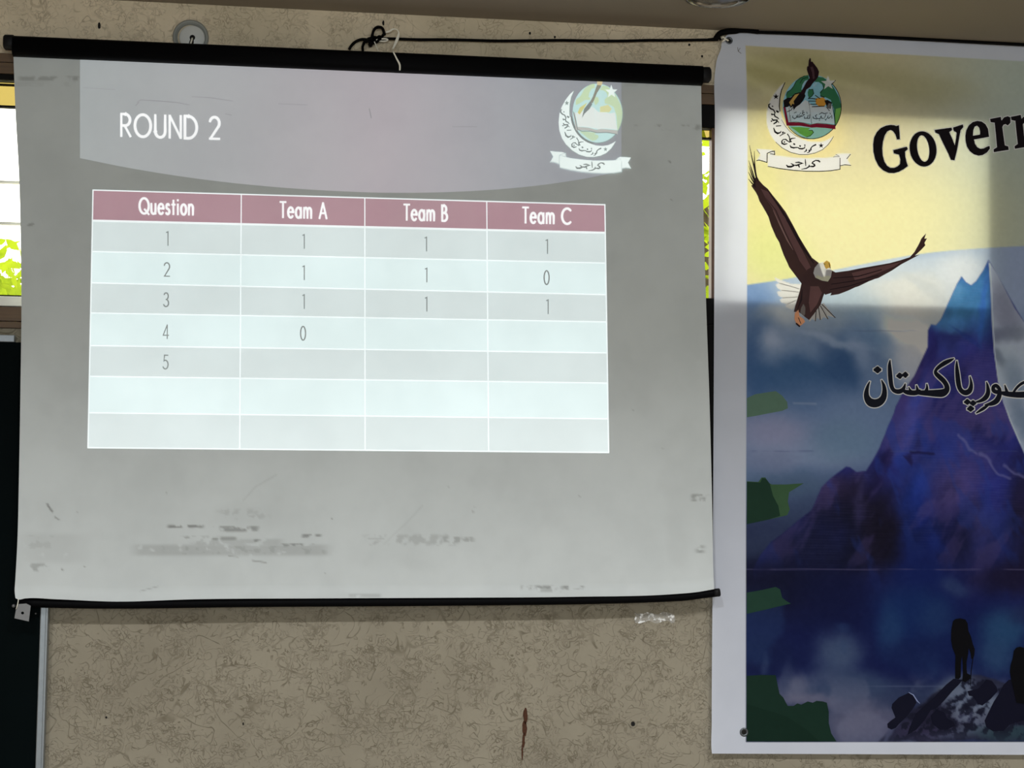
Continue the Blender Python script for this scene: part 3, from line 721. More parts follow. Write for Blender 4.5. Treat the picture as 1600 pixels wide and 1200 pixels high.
def sc_depth(px, py):
    px = np.asarray(px, float); py = np.asarray(py, float)
    t = np.clip((py-sc_top(px))/(sc_bot(px)-sc_top(px)), 0, 1); s = (px-30)/1075.0
    d = -0.050 - 0.014*t + 0.010*np.sin(np.pi*t)*np.sin(np.pi*np.clip(s, 0, 1))
    d = d - 0.012*np.exp(-((px-sc_l(py))/38.0)**2)*np.sin(np.pi*t) - 0.010*np.exp(-((sc_r(py)-px)/38.0)**2)*np.sin(np.pi*t)
    return d - 0.010*sstep(t, 0.975, 1.0) + 0.0016*np.sin(px*0.018+py*0.004)*t
NX, NY = 470, 400
S_, T_ = np.meshgrid(np.linspace(0, 1, NX), np.linspace(0, 1, NY))
PY = sc_top(30+1075*S_)*(1-T_)+sc_bot(30+1080*S_)*T_
PX = sc_l(PY)*(1-S_)+sc_r(PY)*S_
for _ in range(2): PY = sc_top(PX)*(1-T_)+sc_bot(PX)*T_; PX = sc_l(PY)*(1-S_)+sc_r(PY)*S_
n1 = fbm(PX, PY, 1/9.0, 4, 1); n2 = fbm(PX, PY, 1/60.0, 3, 2); n3 = fbm(PX, PY*3, 1/22.0, 3, 3)
st = 0.06*sstep(n2, 0.5, 0.8)
def smear(x0, x1, y0, y1, a, th, soft=5):
    global st
    mk = sstep(PX, x0-soft*2, x0+soft*2)*(1-sstep(PX, x1-soft*2, x1+soft*2))*sstep(PY, y0-soft/2, y0+soft/2)*(1-sstep(PY, y1-soft/2, y1+soft/2))
    st = np.maximum(st, mk*a*sstep(n1*0.6+n3*0.4, th, th+0.14))
smear(210, 512, 851, 868, .34, .26, 7); smear(300, 440, 842, 866, .3, .38); smear(212, 512, 852, 867, .5, .52, 5); smear(35, 130, 834, 880, .16, .2, 14); smear(262, 318, 820, 825, .8, .40, 2); smear(335, 404, 822, 831, .7, .45, 3)
smear(285, 370, 838, 845, .55, .48, 3); smear(396, 412, 842, 847, .8, .40, 2); smear(325, 370, 840, 844, .7, .4, 2); smear(440, 490, 849, 854, .7, .46, 2); smear(472, 502, 835, 840, .8, .42, 2)
smear(570, 735, 835, 852, .33, .50, 6); smear(690, 740, 838, 848, .5, .5, 3); smear(815, 912, 915, 921, .75, .44, 2); smear(832, 900, 918, 925, .45, .5, 3)
smear(38, 90, 836, 858, .3, .46, 6); smear(40, 75, 880, 893, .5, .52, 4); smear(340, 420, 795, 812, .25, .5, 8); smear(545, 595, 928, 933, .35, .3, 2)
smear(726, 744, 789, 801, .8, .52, 2); smear(1080, 1106, 772, 783, .7, .5, 2); smear(1088, 1100, 852, 864, .6, .45, 3); smear(990, 1095, 195, 203, .5, .48, 3)
smear(30, 130, 119, 126, .45, .42, 3); smear(560, 640, 180, 260, .12, .45, 20); smear(0, 1100, 128, 135, .12, .45, 4)
for pts, wd, a in (([(74, 788), (79, 796), (82, 799)], 3.2, .8), ([(86, 808), (92, 812)], 2.2, .7), ([(218, 924), (248, 916)], 1.5, .45), ([(395, 876), (416, 879)], 2.2, .6), ([(357, 869), (372, 870)], 1.8, .6), ([(575, 841), (600, 841)], 1.4, .55),
                   ([(380, 782), (400, 760), (432, 742)], 2.5, .16), ([(600, 850), (640, 812), (660, 790)], 3, .12), ([(97, 889.5), (98, 891)], 2.5, .8), ([(518, 810), (519, 811)], 2.2, .7), ([(45, 352), (51, 350)], 4, .5), ([(1046, 252), (1047, 254)], 2.5, .7), ([(1049, 312), (1050, 313)], 2, .6),
                   ([(132, 885), (133, 886)], 1.8, .7), ([(120, 800), (121, 801)], 1.6, .5), ([(700, 760), (701, 761)], 1.6, .5), ([(905, 775), (906, 776)], 1.8, .6), ([(988, 640), (989, 641)], 1.8, .5), ([(1035, 700), (1036, 701)], 1.6, .5), ([(508, 896), (509, 897)], 1.6, .5), ([(260, 770), (261, 771)], 1.6, .5)):
    st = np.maximum(st, a*linemask(PX, PY, pts, wd, 1.6))
scr_c = W(18, 73.5, -0.053)
screen = empty('projector_screen', V(560, 95, -0.1), label='worn white pull-down projector screen in a black case showing a quiz score table', category='projector screen')
def fabric_nodes(name, stain=True, em=None):
    m, t, p = new_mat(name)
    tcn = nd(t, 'ShaderNodeTexCoord').outputs['Object']
    base = mixc(t, ramp(t, noise(t, tcn, 3.0, 4, 0.6), 0.3, 0.75), col(208, 214, 214), col(198, 204, 204))
    if stain:
        at = nd(t, 'ShaderNodeAttribute', attribute_name='stain').outputs['Fac']
        base = mixc(t, math_node(t, 'MULTIPLY', at, 0.75), base, col(84, 82, 78))
    t.links.new(base, p.inputs['Base Color']); p.inputs['Roughness'].default_value = 0.75; p.inputs['Specular IOR Level'].default_value = 0.15
    if em:
        e = nd(t, 'ShaderNodeMix', data_type='RGBA')
        f = noise(t, tcn, 4.0, 3, 0.6); t.links.new(ramp(t, f, 0.3, 0.7), e.inputs[0])
        e.inputs[6].default_value = tuple(c*0.95 for c in em)+(1,); e.inputs[7].default_value = tuple(c*1.05 for c in em)+(1,)
        t.links.new(e.outputs[2], p.inputs['Emission Color']); p.inputs['Emission Strength'].default_value = 1.0
    return m
MAT['fabric'] = fabric_nodes('matt_white_screen_fabric')
grid_mesh('fabric', PX, PY, sc_depth(PX, PY), MAT['fabric'], screen, {'stain': np.repeat(st[..., None], 3, -1)})
# fabric thickness seen at its back
bm = bmesh.new()
tube(bm, [V(21, 73, -0.053), V(1096, 119.3, -0.053)], 0.0345, 24, 0, 3.2); from_bm('case', bm, MAT['black'], screen)
def endcap(px0, py0, px1, py1, r):
    bm = bmesh.new(); a, b = V(px0, py0, -0.053), V(px1, py1, -0.053)
    tube(bm, [a, a.lerp(b, .12), a.lerp(b, .85), b], [r, r*1.03, r*1.03, r*0.82], 24, 0, 3.0); from_bm('end_cap', bm, MAT['blackcap'], screen)
endcap(22, 66.8, 6, 66.3, 0.0245); endcap(1095, 117, 1109.5, 117.3, 0.0265)
bm = bmesh.new()
bt = [(30, 942), (180, 944.5), (400, 942), (650, 940.5), (900, 938), (1050, 933.5), (1098, 928.5), (1124, 925.5)]
tube(bm, [V(x, y, -0.057) for x, y in spline(bt, 6)], 0.0145, 14); from_bm('batten', bm, MAT['black'], screen)
bm = bmesh.new(); tube(bm, [V(1115, 926.5, -0.059), V(1124.5, 925.3, -0.059)], 0.0125, 14, 0, 3); from_bm('batten_cap', bm, MAT['blackcap'], screen)
bm = bmesh.new()   # hanging lug of the case, above the knot
tube(bm, [V(558, 86, -0.053), V(566, 83.5, -0.053), V(589, 84.5, -0.053), V(600, 88, -0.053)], 0.006, 8); from_bm('hanging_lug', bm, MAT['blackcap'], screen)
bm = bmesh.new(); tube(bm, [V(568, 82.7, -0.057), V(588, 83.8, -0.057)], 0.0022, 8); from_bm('lug_pin', bm, MAT['zinc'], screen)
# fixing lug at the lower left corner of the batten
bm = bmesh.new()
q = [(26.5, 944), (41, 943), (48, 946.5), (45, 971), (22.5, 966)]
hole = [(35.2+2.3*math.cos(a), 957.8+2.3*math.sin(a)) for a in (2*math.pi*k/12 for k in range(12))]
loops = [[Vector((x, y, 0)) for x, y in l] for l in (q, hole)]
fl = [p for l in loops for p in l]; tr = tessellate_polygon(loops)
for dd in (-0.080, -0.076):
    vs = [bm.verts.new(V(p.x, p.y, dd)) for p in fl]
    for f in tr: bm.faces.new([vs[i] for i in f])
    if dd == -0.080: fr = vs
for off, n in ((0, len(q)), (len(q), len(hole))):
    for k in range(n):
        a, b = off+k, off+(k+1) % n
        bm.faces.new((fr[a], fr[b], vs[b], vs[a]))
from_bm('batten_lug', bm, MAT['zinc'], screen)
bm = bmesh.new(); tube(bm, [V(29, 935, -0.084), V(28, 942, -0.085), V(26.5, 948, -0.084), V(25, 952, -0.081)], 0.0016, 8); from_bm('lug_cord', bm, MAT['strap'], screen)

# projected quiz slide: light thrown on the fabric
def slide(name, r, g, b, amb=0.26):
    """emission that brings the lit fabric up to the given display colour"""
    e = np.clip(lin((r, g, b))-amb*np.array((1.0, 1.0, 0.97)), 0.0, 2)
    return fabric_nodes('slide_'+name, False, tuple(e.tolist()))
SM = {k: slide(k, *v) for k, v in dict(band=(170, 167, 173), header=(176, 142, 152), odd=(214, 224, 224), even=(226, 241, 241), line=(240, 246, 246), text=(252, 252, 252), digit=(128, 142, 142),
     white=(236, 246, 243), ink=(152, 162, 160), ink2=(134, 144, 144), ink3=(205, 216, 214), sea=(196, 226, 224), land=(200, 219, 184), land2=(196, 216, 186), cover=(190, 190, 186), page=(226, 232, 228),
     quill=(150, 148, 138), quill2=(150, 148, 138), skin=(212, 208, 150), skin2=(216, 216, 168), skin3=(216, 198, 160), star=(238, 248, 244)).items()}
img = empty('projected_slide', V(560, 400, -0.12), label='light of the quiz slide thrown on the fabric'); img.parent = screen
bpy.context.view_layer.update(); img.matrix_parent_inverse = screen.matrix_world.inverted()
def flat(layer=1): return Flat(sc_depth, layer)
F = flat(1)
bandb = cr([125, 200, 300, 400, 500, 600, 700, 800, 870, 940, 971], [247, 262, 278, 289.5, 297, 301, 300, 294, 286, 274, 267])
xs = np.linspace(125, 971, 40)
vs = [(x, float(sc_top(x))+0.5) for x in xs] + [(x, float(bandb(x))*0.5+float(sc_top(x)+.5)*0.5) for x in xs] + [(x, float(bandb(x))) for x in xs]
F._faces(vs, [(j*40+i, j*40+i+1, (j+1)*40+i+1, (j+1)*40+i) for j in range(2) for i in range(39)], SM['band'])
bandm = SM['band'].node_tree; tcx = nd(bandm, 'ShaderNodeTexCoord').outputs['Object']; sx = nd(bandm, 'ShaderNodeSeparateXYZ'); bandm.links.new(tcx, sx.inputs[0])
mr = nd(bandm, 'ShaderNodeMapRange'); bandm.links.new(sx.outputs[0], mr.inputs[0]); mr.inputs[1].default_value = float(W(125, 180, -.06)[0]); mr.inputs[2].default_value = float(W(971, 180, -.06)[0])
crp = nd(bandm, 'ShaderNodeValToRGB'); bandm.links.new(mr.outputs[0], crp.inputs[0])
for i, (ps, c) in enumerate(((0.0, (163, 166, 169)), (0.28, (167, 166, 171)), (0.55, (172, 164, 172)), (0.8, (158, 158, 166)), (1.0, (146, 147, 155)))):
    e = crp.color_ramp.elements[i] if i < 2 else crp.color_ramp.elements.new(ps)
    e.position = ps; e.color = tuple(np.clip(lin(c)-0.235, 0, 1).tolist())+(1,)
bandm.links.new(crp.outputs[0], bandm.nodes['Principled BSDF'].inputs['Emission Color'])
F.build('title_band', img, label='pale lilac title band with a curved lower edge')
F = flat(2); write(F, 'ROUND 2', 189.5, 212.5, 34.5, SM['text'], 4.2, 0.034, 0.895, 0.19); F.build('title_lettering', img, label='white lettering ROUND 2')
xc_t = [145.5, 377, 570, 760.5, 945]; xc_b = [137.5, 374.5, 570.5, 763.5, 951]
yl = [297, 344, 393, 442, 489, 540, 588, 645, 699.5]; yr = [320, 363, 411, 460.5, 503, 551.5, 598.5, 654.5, 707]
def gp(i, j, dx=0.0, dy=0.0):
    """corner of the slide's table: column line i, row line j"""
    u = (xc_t[i]-145.5)/(945-145.5); y = yl[j]*(1-u)+yr[j]*u
    v = (y-(297*(1-u)+320*u))/((699.5*(1-u)+707*u)-(297*(1-u)+320*u))
    return (xc_t[i]*(1-v)+xc_b[i]*v+dx, y+dy)
F = flat(1); F.quad([gp(0, 0, -1, -1), gp(4, 0, 1, -1), gp(4, 8, 1, 1), gp(0, 8, -1, 1)], SM['line'], 24, 12); F.build('table_grid', img, label='white ruled lines of the score table')
for j in range(8):
    for i in range(4):
        F = flat(2); top = 0.9 if j != 1 else 2.2
        g = 0.8
        F.quad([gp(i, j, g, top), gp(i+1, j, -g, top), gp(i+1, j+1, -g, -0.9), gp(i, j+1, g, -0.9)], SM['header' if j == 0 else ('odd' if j % 2 else 'even')], 6, 2)
        F.build('header_cell' if j == 0 else 'table_cell', img)
for s, x, y, xs_ in (('Question', 218, 333.5, .70), ('Team A', 438, 339.5, .70), ('Team B', 631.5, 343.5, .68), ('Team C', 817, 348, .70)):
    F = flat(3); write(F, s, x, y, 24, SM['text'], 3.5, 0.026, xs_*1.13, 0.175); F.build('header_lettering', img, label='white lettering '+s)
for s, x, y in (('1', 260, 383.5), ('2', 256.5, 432), ('3', 256, 479), ('4', 255, 529), ('5', 255, 576.5), ('1', 473, 388), ('1', 473, 437), ('1', 473, 482), ('0', 469.5, 531.5),
                ('1', 664, 392), ('1', 664.5, 440.5), ('1', 664.5, 486), ('1', 853, 396), ('0', 850, 444.5), ('1', 854, 490)):
    F = flat(3); write(F, s, x, y, 21.5, SM['digit'], 2.1, 0.015, 0.82); F.build('digit', img, label='grey digit '+s)
F = flat(2)
crest(F, SM, lambda x, y: (934+.855*(x-1269), 177+.925*(y-167)+0.02*(x-1269)), 0.95, False)
F.build('crest', img, label='pale crest with crescent, globe, book and ribbon')
scuff = slide('scuff', 150, 147, 151)
for pts, wd in (([(214, 160), (220, 156), (250, 158), (275, 160), (296, 164)], 1.1), ([(300, 151), (330, 153), (364, 158)], 1.0), ([(212, 165), (217, 160)], 1.6), ([(577, 170), (580, 184)], 2.0), ([(707, 198), (745, 198)], 1.3), ([(352, 178), (362, 180)], 1.3), ([(130, 137), (180, 140)], .8), ([(435, 162), (480, 164)], 1.1)):
    F = flat(2); F.stroke(pts, scuff, wd); F.build('scuff_mark', img)
adopt(img); adopt(screen)

# ------------------------------------------------------------------ printed banner
bn_l = cr([50, 58, 66, 76, 90, 112, 180, 450, 900, 1130, 1176, 1182], [1142, 1133, 1128, 1126.5, 1121, 1117.3, 1117, 1116, 1113.5, 1112, 1112.2, 1113])
pr_l = cr([70, 120, 300, 500, 700, 1160], [1165.6, 1167.5, 1169, 1168, 1167, 1166.3])
XR = 2150.0
bn_t = cr([1120, 1142, 1200, 1300, 1400, 1500, 1600, 1800, 2150], [57, 51.5, 53, 57.5, 62.5, 67, 72, 80, 96])
pr_t = lambda x: 72.3 + (np.asarray(x, float)-1166)*(97-72.3)/434
bn_b = lambda x: 1177.5 + 0.004*(np.asarray(x, float)-1112)
pr_b = lambda x: 1159.0 - 0.001*(np.asarray(x, float)-1166)
def bn_depth(px, py):
    px = np.asarray(px, float); py = np.asarray(py, float)
    d = -0.0135 - 0.002*np.sin((px-1112)*0.011) - 0.0016*np.sin(py*0.013+px*0.003)
    d = d - 0.006*np.exp(-((px-1112)/30.0)**2) - 0.004*np.exp(-((py-1180)/40.0)**2)
    u = (py-60)-0.55*(px-1130)          # tension folds radiating from the upper left eyelet
    return d + 0.0022*np.sin((py-0.42*px)*0.05)*np.exp(-(((px-1130)/230.0)**2+((py-60)/110.0)**2))
bx = np.concatenate([np.linspace(0, 1, 26), 1+np.linspace(0, 434, 260)[1:]/434.0, 2+np.linspace(0, 1, 150)[1:]])
by = np.concatenate([np.linspace(0, 1, 12), 1+np.linspace(0, 1, 610)[1:], 2+np.linspace(0, 1, 12)[1:]])
U, Vv = np.meshgrid(bx, by)
PX = np.full(U.shape, 1300.0); PY = np.full(U.shape, 600.0)
for _ in range(4):
    L, E = bn_l(PY), pr_l(PY)
    PX = np.where(U < 1, L+(E-L)*U, np.where(U < 2, E+(1600-E)*(U-1), 1600+(XR-1600)*(U-2)))
    a, b, c, d = bn_t(PX), pr_t(PX), pr_b(PX), bn_b(PX)
    PY = np.where(Vv < 1, a+(b-a)*Vv, np.where(Vv < 2, b+(c-b)*(Vv-1), c+(d-c)*(Vv-2)))
X, Y = PX, PY
wx = X + 26*(fbm(X, Y, 1/70., 4, 4)-.5) + 7*(fbm(X, Y, 1/16., 3, 5)-.5); wy = Y + 26*(fbm(X, Y, 1/70., 4, 6)-.5) + 7*(fbm(X, Y, 1/16., 3, 7)-.5)
wx2 = X + 60*(fbm(X, Y, 1/60., 4, 8)-.5); wy2 = Y + 60*(fbm(X, Y, 1/60., 4, 9)-.5)
C = np.zeros(X.shape+(3,))
def put(mask, c):
    global C
    C = C*(1-mask[..., None]) + np.array(c, float)*mask[..., None]
def dab(x, y, rx, ry, c, a=1.0, rot=0.0, p=1.6, w2=False):
    qx, qy = (wx2, wy2) if w2 else (wx, wy)
    r = math.radians(rot); dx = (qx-x)*math.cos(r)+(qy-y)*math.sin(r); dy = -(qx-x)*math.sin(r)+(qy-y)*math.cos(r)
    put(a*np.exp(-((dx/rx)**2+(dy/ry)**2)**p), c)
def shape(poly, c, soft=3, a=1.0, warp=0.0):
    put(a*polymask(X+(wx-X)*warp, Y+(wy-Y)*warp, poly, soft), c)
# sky
C[:] = (162, 156, 128)
put(sstep(X, 1360, 1600), (150, 159, 152)); put(sstep(Y, 200, 340)*0.7*(1-sstep(X, 1400, 1700)), (184, 180, 136))
dab(1215, 110, 110, 34, (134, 130, 86), .7); dab(1400, 128, 120, 30, (132, 130, 96), .5, 8); dab(1260, 200, 60, 60, (196, 176, 104), .5); dab(1190, 300, 40, 110, (176, 172, 110), .5); dab(1210, 400, 60, 50, (166, 172, 110), .6)
put(0.25*np.exp(-(((Y-130)-0.62*(X-1180))/9.0)**2)*(1-sstep(X, 1240, 1300)), (190, 188, 150)); put(0.2*np.exp(-(((Y-95)-0.26*(X-1180))/8.0)**2)*(1-sstep(X, 1380, 1440)), (196, 194, 160))
# haze and snow fields under the long slanting edge
edge = cr([1160, 1200, 1290, 1350, 1440, 1540, 1600, 2150], [446, 440, 424, 412, 396, 387, 384, 376])
low = sstep(Y-edge(X), -1.2, 1.6)
SKY = C.copy(); C = C*(1-low[..., None]) + low[..., None]*np.array((132, 146, 164.))
dab(1168, 470, 46, 46, (92, 118, 158), .9); dab(1330, 440, 120, 18, (146, 158, 168), .8, -8); dab(1420, 470, 95, 50, (172, 173, 170), .95); dab(1400, 425, 90, 16, (150, 160, 172), .7, -10); dab(1505, 425, 40, 34, (172, 176, 180), .8); dab(1435, 530, 30, 50, (178, 174, 170), .85, -25); dab(1320, 475, 60, 28, (142, 156, 166), .8); dab(1385, 495, 40, 20, (140, 152, 160), .6, 20); dab(1450, 455, 50, 8, (150, 156, 160), .5, 25)
dab(1215, 496, 46, 18, (172, 176, 178), .95); dab(1285, 512, 60, 12, (150, 160, 168), .7)
put(sstep(X, 1530, 1590)*low*(1-sstep(Y, 460, 700))*.85, (128, 142, 172))
# blue slopes
deep = sstep(Y-(505+24*(fbm(X, Y, 1/60., 3, 10)-.5)*2), -30, 40)
deep = deep*(1-np.exp(-(((wx-1425)/70)**2+((wy-500)/75)**2)**2))
put(deep*.92, (86, 106, 140))
dab(1180, 560, 34, 75, (54, 82, 124), .85); dab(1255, 590, 90, 42, (46, 78, 118), .85, 10); dab(1330, 570, 50, 46, (44, 72, 112), .9); dab(1380, 495, 60, 12, (120, 146, 172), .6, 5); dab(1365, 520, 50, 24, (84, 112, 148), .7)
dab(1210, 540, 26, 26, (128, 142, 166), .7, 30); dab(1250, 545, 34, 16, (112, 130, 158), .6, 20); dab(1360, 570, 20, 60, (104, 122, 152), .6, -20); dab(1420, 570, 26, 44, (166, 168, 176), .75, -30); dab(1410, 510, 34, 22, (196, 196, 194), .9, 30); dab(1440, 528, 14, 30, (204, 200, 196), .85, -15); dab(1200, 530, 22, 12, (150, 160, 180), .6, 30); dab(1300, 530, 60, 8, (140, 154, 176), .6, 8); dab(1345, 545, 12, 30, (120, 136, 164), .6, -30); dab(1300, 630, 80, 36, (90, 110, 146), .6)
dab(1208, 675, 62, 34, (124, 126, 154), .85); dab(1340, 650, 60, 36, (98, 118, 150), .6); dab(1260, 710, 100, 22, (124, 134, 160), .5, 6); dab(1320, 690, 60, 34, (92, 116, 140), .6); dab(1200, 720, 50, 20, (104, 112, 140), .6)
put(sstep(Y+0.22*(X-1167), 735, 890), (20, 26, 66)); dab(1230, 760, 80, 26, (66, 86, 112), .7); dab(1195, 850, 60, 30, (58, 72, 108), .75, -12); dab(1265, 800, 50, 20, (60, 76, 108), .6, -20)
C = SKY*(1-low[..., None]) + C*low[..., None]
# summit
summit = [(1545, 406), (1536, 424), (1526, 440), (1518, 446), (1510, 441), (1503, 432), (1496, 444), (1488, 462), (1479, 482), (1470, 500), (1463, 508), (1455, 507), (1450, 516), (1449, 542), (1440, 562), (1428, 588), (1412, 612), (1400, 634), (1397, 645), (1388, 665), (1375, 698), (1363, 720), (1353, 736), (1338, 738), (1328, 730), (1322, 729), (1310, 738), (1294, 752), (1284, 762), (1276, 782), (1270, 797), (1250, 812), (1225, 832), (1205, 846), (1188, 868), (1178, 890), (1178, 960), (1700, 960), (1760, 800), (1680, 640), (1610, 520), (1570, 450)]
shape(summit, (34, 38, 100), 3, 1, .12)
inn = polymask(wx*.12+X*.88, wy*.12+Y*.88, summit, 3)
keep = C.copy()
dab(1510, 470, 50, 46, (54, 100, 142), 1, 0, 2); dab(1535, 440, 20, 40, (48, 92, 136), .9); dab(1485, 503, 34, 16, (70, 122, 174), .9); dab(1520, 505, 26, 16, (64, 112, 168), .8); dab(1530, 520, 26, 30, (44, 72, 128), .8); dab(1497, 455, 14, 14, (70, 112, 148), .6); dab(1495, 560, 60, 44, (46, 46, 110), .95); dab(1480, 540, 34, 20, (52, 64, 138), .7)
dab(1430, 640, 34, 62, (50, 62, 138), .9, 14); dab(1410, 690, 28, 40, (44, 58, 130), .8); dab(1490, 640, 46, 50, (30, 32, 86), .9); dab(1545, 640, 40, 40, (58, 52, 104), .7, 10); dab(1520, 700, 60, 16, (54, 54, 116), .6, 24); dab(1455, 730, 40, 40, (38, 56, 130), .7); dab(1476, 760, 36, 46, (58, 50, 100), .7); dab(1420, 780, 24, 60, (22, 44, 118), .8)
dab(1510, 760, 40, 60, (66, 58, 108), .65); dab(1560, 770, 36, 46, (36, 42, 112), .85); dab(1530, 830, 40, 40, (74, 74, 140), .6, 30); dab(1490, 830, 34, 40, (16, 20, 62), .9, 20); dab(1600, 800, 26, 90, (26, 22, 50), .9); dab(1560, 850, 40, 24, (40, 50, 126), .6)
dab(1340, 820, 70, 76, (24, 20, 42), .95); dab(1310, 850, 40, 60, (12, 16, 50), .8); dab(1340, 790, 9, 40, (58, 54, 98), .6, 10); dab(1380, 850, 34, 60, (20, 16, 38), .9); dab(1270, 850, 60, 46, (20, 26, 68), .85); dab(1310, 765, 34, 24, (40, 32, 62), .7); dab(1440, 850, 34, 60, (18, 36, 112), .85); dab(1420, 720, 12, 60, (40, 40, 96), .6, 20); dab(1378, 730, 9, 50, (26, 22, 66), .8, 24)
dab(1420, 600, 10, 50, (44, 36, 92), .8, 24); dab(1453, 545, 7, 30, (36, 34, 92), .8, 4); dab(1540, 480, 5, 60, (44, 82, 150), .7, 4); dab(1520, 530, 22, 4, (36, 50, 118), .7, 45); dab(1505, 520, 22, 3, (36, 56, 126), .6, 45)
# ribbed look of the printed rock
put(.09*sstep(np.sin(Y*2.1+4*fbm(X, Y, 1/80., 2, 12)), .1, 1)*sstep(fbm(X, Y, 1/60., 3, 11), .42, .62), (120, 112, 160))
C = keep*(1-inn[..., None]) + C*inn[..., None]
C = np.where((inn > .5)[..., None], C*(0.72+.56*fbm(X+Y*.35, Y*.6-X*.2, 1/24., 5, 50))[..., None], C)
pv = inn*sstep(fbm(X+Y*.5, Y*.5, 1/34., 4, 51), .5, .66)*sstep(Y, 520, 600); put(.42*pv, (84, 72, 128)); put(.4*inn*sstep(fbm(X*1.2-Y*.4, Y*.5, 1/30., 4, 52), .54, .68)*sstep(Y, 560, 640), (34, 56, 136))
# pale right face of the summit
face = [(1545, 408), (1558, 428), (1572, 455), (1586, 482), (1600, 503), (1640, 566), (1690, 640), (1740, 740), (1640, 760), (1606, 722), (1592, 690), (1577, 655), (1568, 625), (1560, 595), (1554, 555), (1550, 510), (1548, 460)]
fm = polymask(X, Y, face, 2.5); keep = C.copy(); put(np.ones(X.shape), (150, 160, 178))
dab(1575, 480, 22, 40, (112, 116, 138), .8, -28); dab(1566, 520, 24, 14, (92, 98, 120), .8, -30); dab(1588, 516, 16, 14, (104, 112, 130), .8); dab(1570, 570, 26, 30, (150, 162, 176), .8); dab(1590, 600, 18, 40, (100, 116, 138), .7, -20); dab(1560, 560, 10, 20, (90, 100, 120), .7, -20); dab(1598, 660, 16, 40, (92, 108, 132), .8, -30); dab(1700, 660, 50, 60, (100, 112, 136), .7)
C = keep*(1-fm[..., None]) + C*fm[..., None]
put(.8*linemask(X, Y, [(1546, 412), (1549, 450), (1551, 500), (1554, 550), (1560, 595), (1568, 628), (1580, 660), (1594, 692)], 2.0), (170, 180, 196))
for ln in ([(1530, 704), (1545, 716), (1560, 732), (1575, 742)], [(1570, 720), (1585, 735), (1605, 742)], [(1500, 680), (1515, 695), (1525, 703)]): put(.55*linemask(wx, wy, ln, 4, 4), (104, 104, 150))
put(.8*linemask(wx, wy, [(1418, 706), (1455, 707)], 4, 4), (24, 22, 60)); put(.8*polymask(wx, wy, [(1408, 716), (1420, 708), (1417, 724)], 5), (28, 24, 66))
# lower valley of cloud
put(sstep(Y+18*(fbm(X, Y, 1/50., 3, 60)-.5), 868, 965)*.85, (16, 28, 92)); dab(1440, 900, 50, 40, (18, 34, 108), .6); dab(1230, 920, 90, 46, (12, 16, 52), .95); dab(1300, 940, 60, 50, (12, 20, 70), .8); dab(1420, 960, 60, 50, (18, 52, 118), .8); dab(1390, 990, 26, 40, (38, 76, 130), .7); dab(1440, 900, 60, 20, (16, 36, 110), .7); dab(1490, 920, 22, 16, (60, 84, 132), .6, 30); dab(1500, 1000, 60, 46, (16, 34, 96), .85); dab(1580, 905, 60, 26, (28, 22, 56), .85); dab(1570, 985, 40, 34, (44, 88, 136), .9); dab(1600, 960, 26, 18, (36, 50, 100), .7)
dab(1460, 970, 26, 30, (34, 66, 122), .7); dab(1190, 1030, 60, 36, (18, 32, 84), .7); dab(1192, 1040, 6, 18, (60, 72, 116), .6); dab(1555, 1030, 30, 30, (52, 90, 136), .75); dab(1430, 1030, 50, 26, (20, 40, 98), .8)
put(sstep(Y+30*(fbm(X, Y, 1/60., 3, 14)-.5), 1056, 1090)*(1-sstep(X, 1450, 1560)*.3)*.8, (62, 76, 112))
dab(1310, 1030, 36, 36, (84, 104, 142), .9); dab(1290, 1070, 50, 24, (74, 92, 132), .8); dab(1240, 1075, 26, 26, (120, 126, 158), .9); dab(1265, 1095, 50, 12, (132, 132, 162), .8); dab(1350, 1075, 50, 20, (70, 90, 128), .8); dab(1345, 1128, 62, 30, (122, 122, 152), .9); dab(1390, 1140, 40, 22, (104, 106, 140), .8); dab(1230, 1060, 8, 26, (58, 72, 116), .6)
vc = sstep(Y, 905, 960)*sstep(fbm(X, Y, 1/70., 4, 53), .46, .66); put(.45*vc*(1-sstep(Y, 1040, 1090)), (44, 74, 126)); put(.5*sstep(Y, 1040, 1090)*sstep(fbm(X, Y, 1/55., 4, 54), .48, .62), (128, 132, 164))
# rocky ridge
shape([(1375, 1160), (1420, 1118), (1450, 1092), (1490, 1062), (1530, 1058), (1600, 1075), (1700, 1060), (2150, 1040), (2150, 1160)], (46, 50, 78), 5, 1, .5)
for a in ((1495, 1080, 26, 26, (118, 132, 160), .9), (1515, 1105, 42, 22, (112, 126, 156), .95), (1545, 1108, 26, 12, (128, 142, 168), .8), (1505, 1130, 40, 12, (96, 104, 140), .85), (1525, 1095, 9, 6, (24, 28, 52), .9), (1490, 1092, 10, 5, (26, 30, 54), .9), (1512, 1107, 12, 6, (22, 26, 48), .9), (1532, 1122, 16, 9, (30, 32, 58), .85), (1460, 1120, 40, 22, (34, 32, 58), .9), (1478, 1125, 18, 4, (104, 106, 134), .6), (1490, 1142, 30, 14, (34, 34, 58), .8), (1440, 1145, 40, 14, (62, 56, 92), .8), (1398, 1145, 4, 30, (96, 102, 140), .8), (1500, 1150, 50, 8, (104, 114, 148), .6), (1580, 1150, 60, 14, (52, 78, 92), .9), (1575, 1130, 40, 12, (64, 62, 92), .7), (1583, 1115, 5, 18, (120, 130, 158), .7)):
    dab(a[0], a[1], a[2], a[3], a[4], a[5], 0 if a[2] > 5 else 35)
# right-hand continuation beyond the peak
put(sstep(X, 1620, 1800)*.4*sstep(Y, 500, 800), (24, 34, 84))
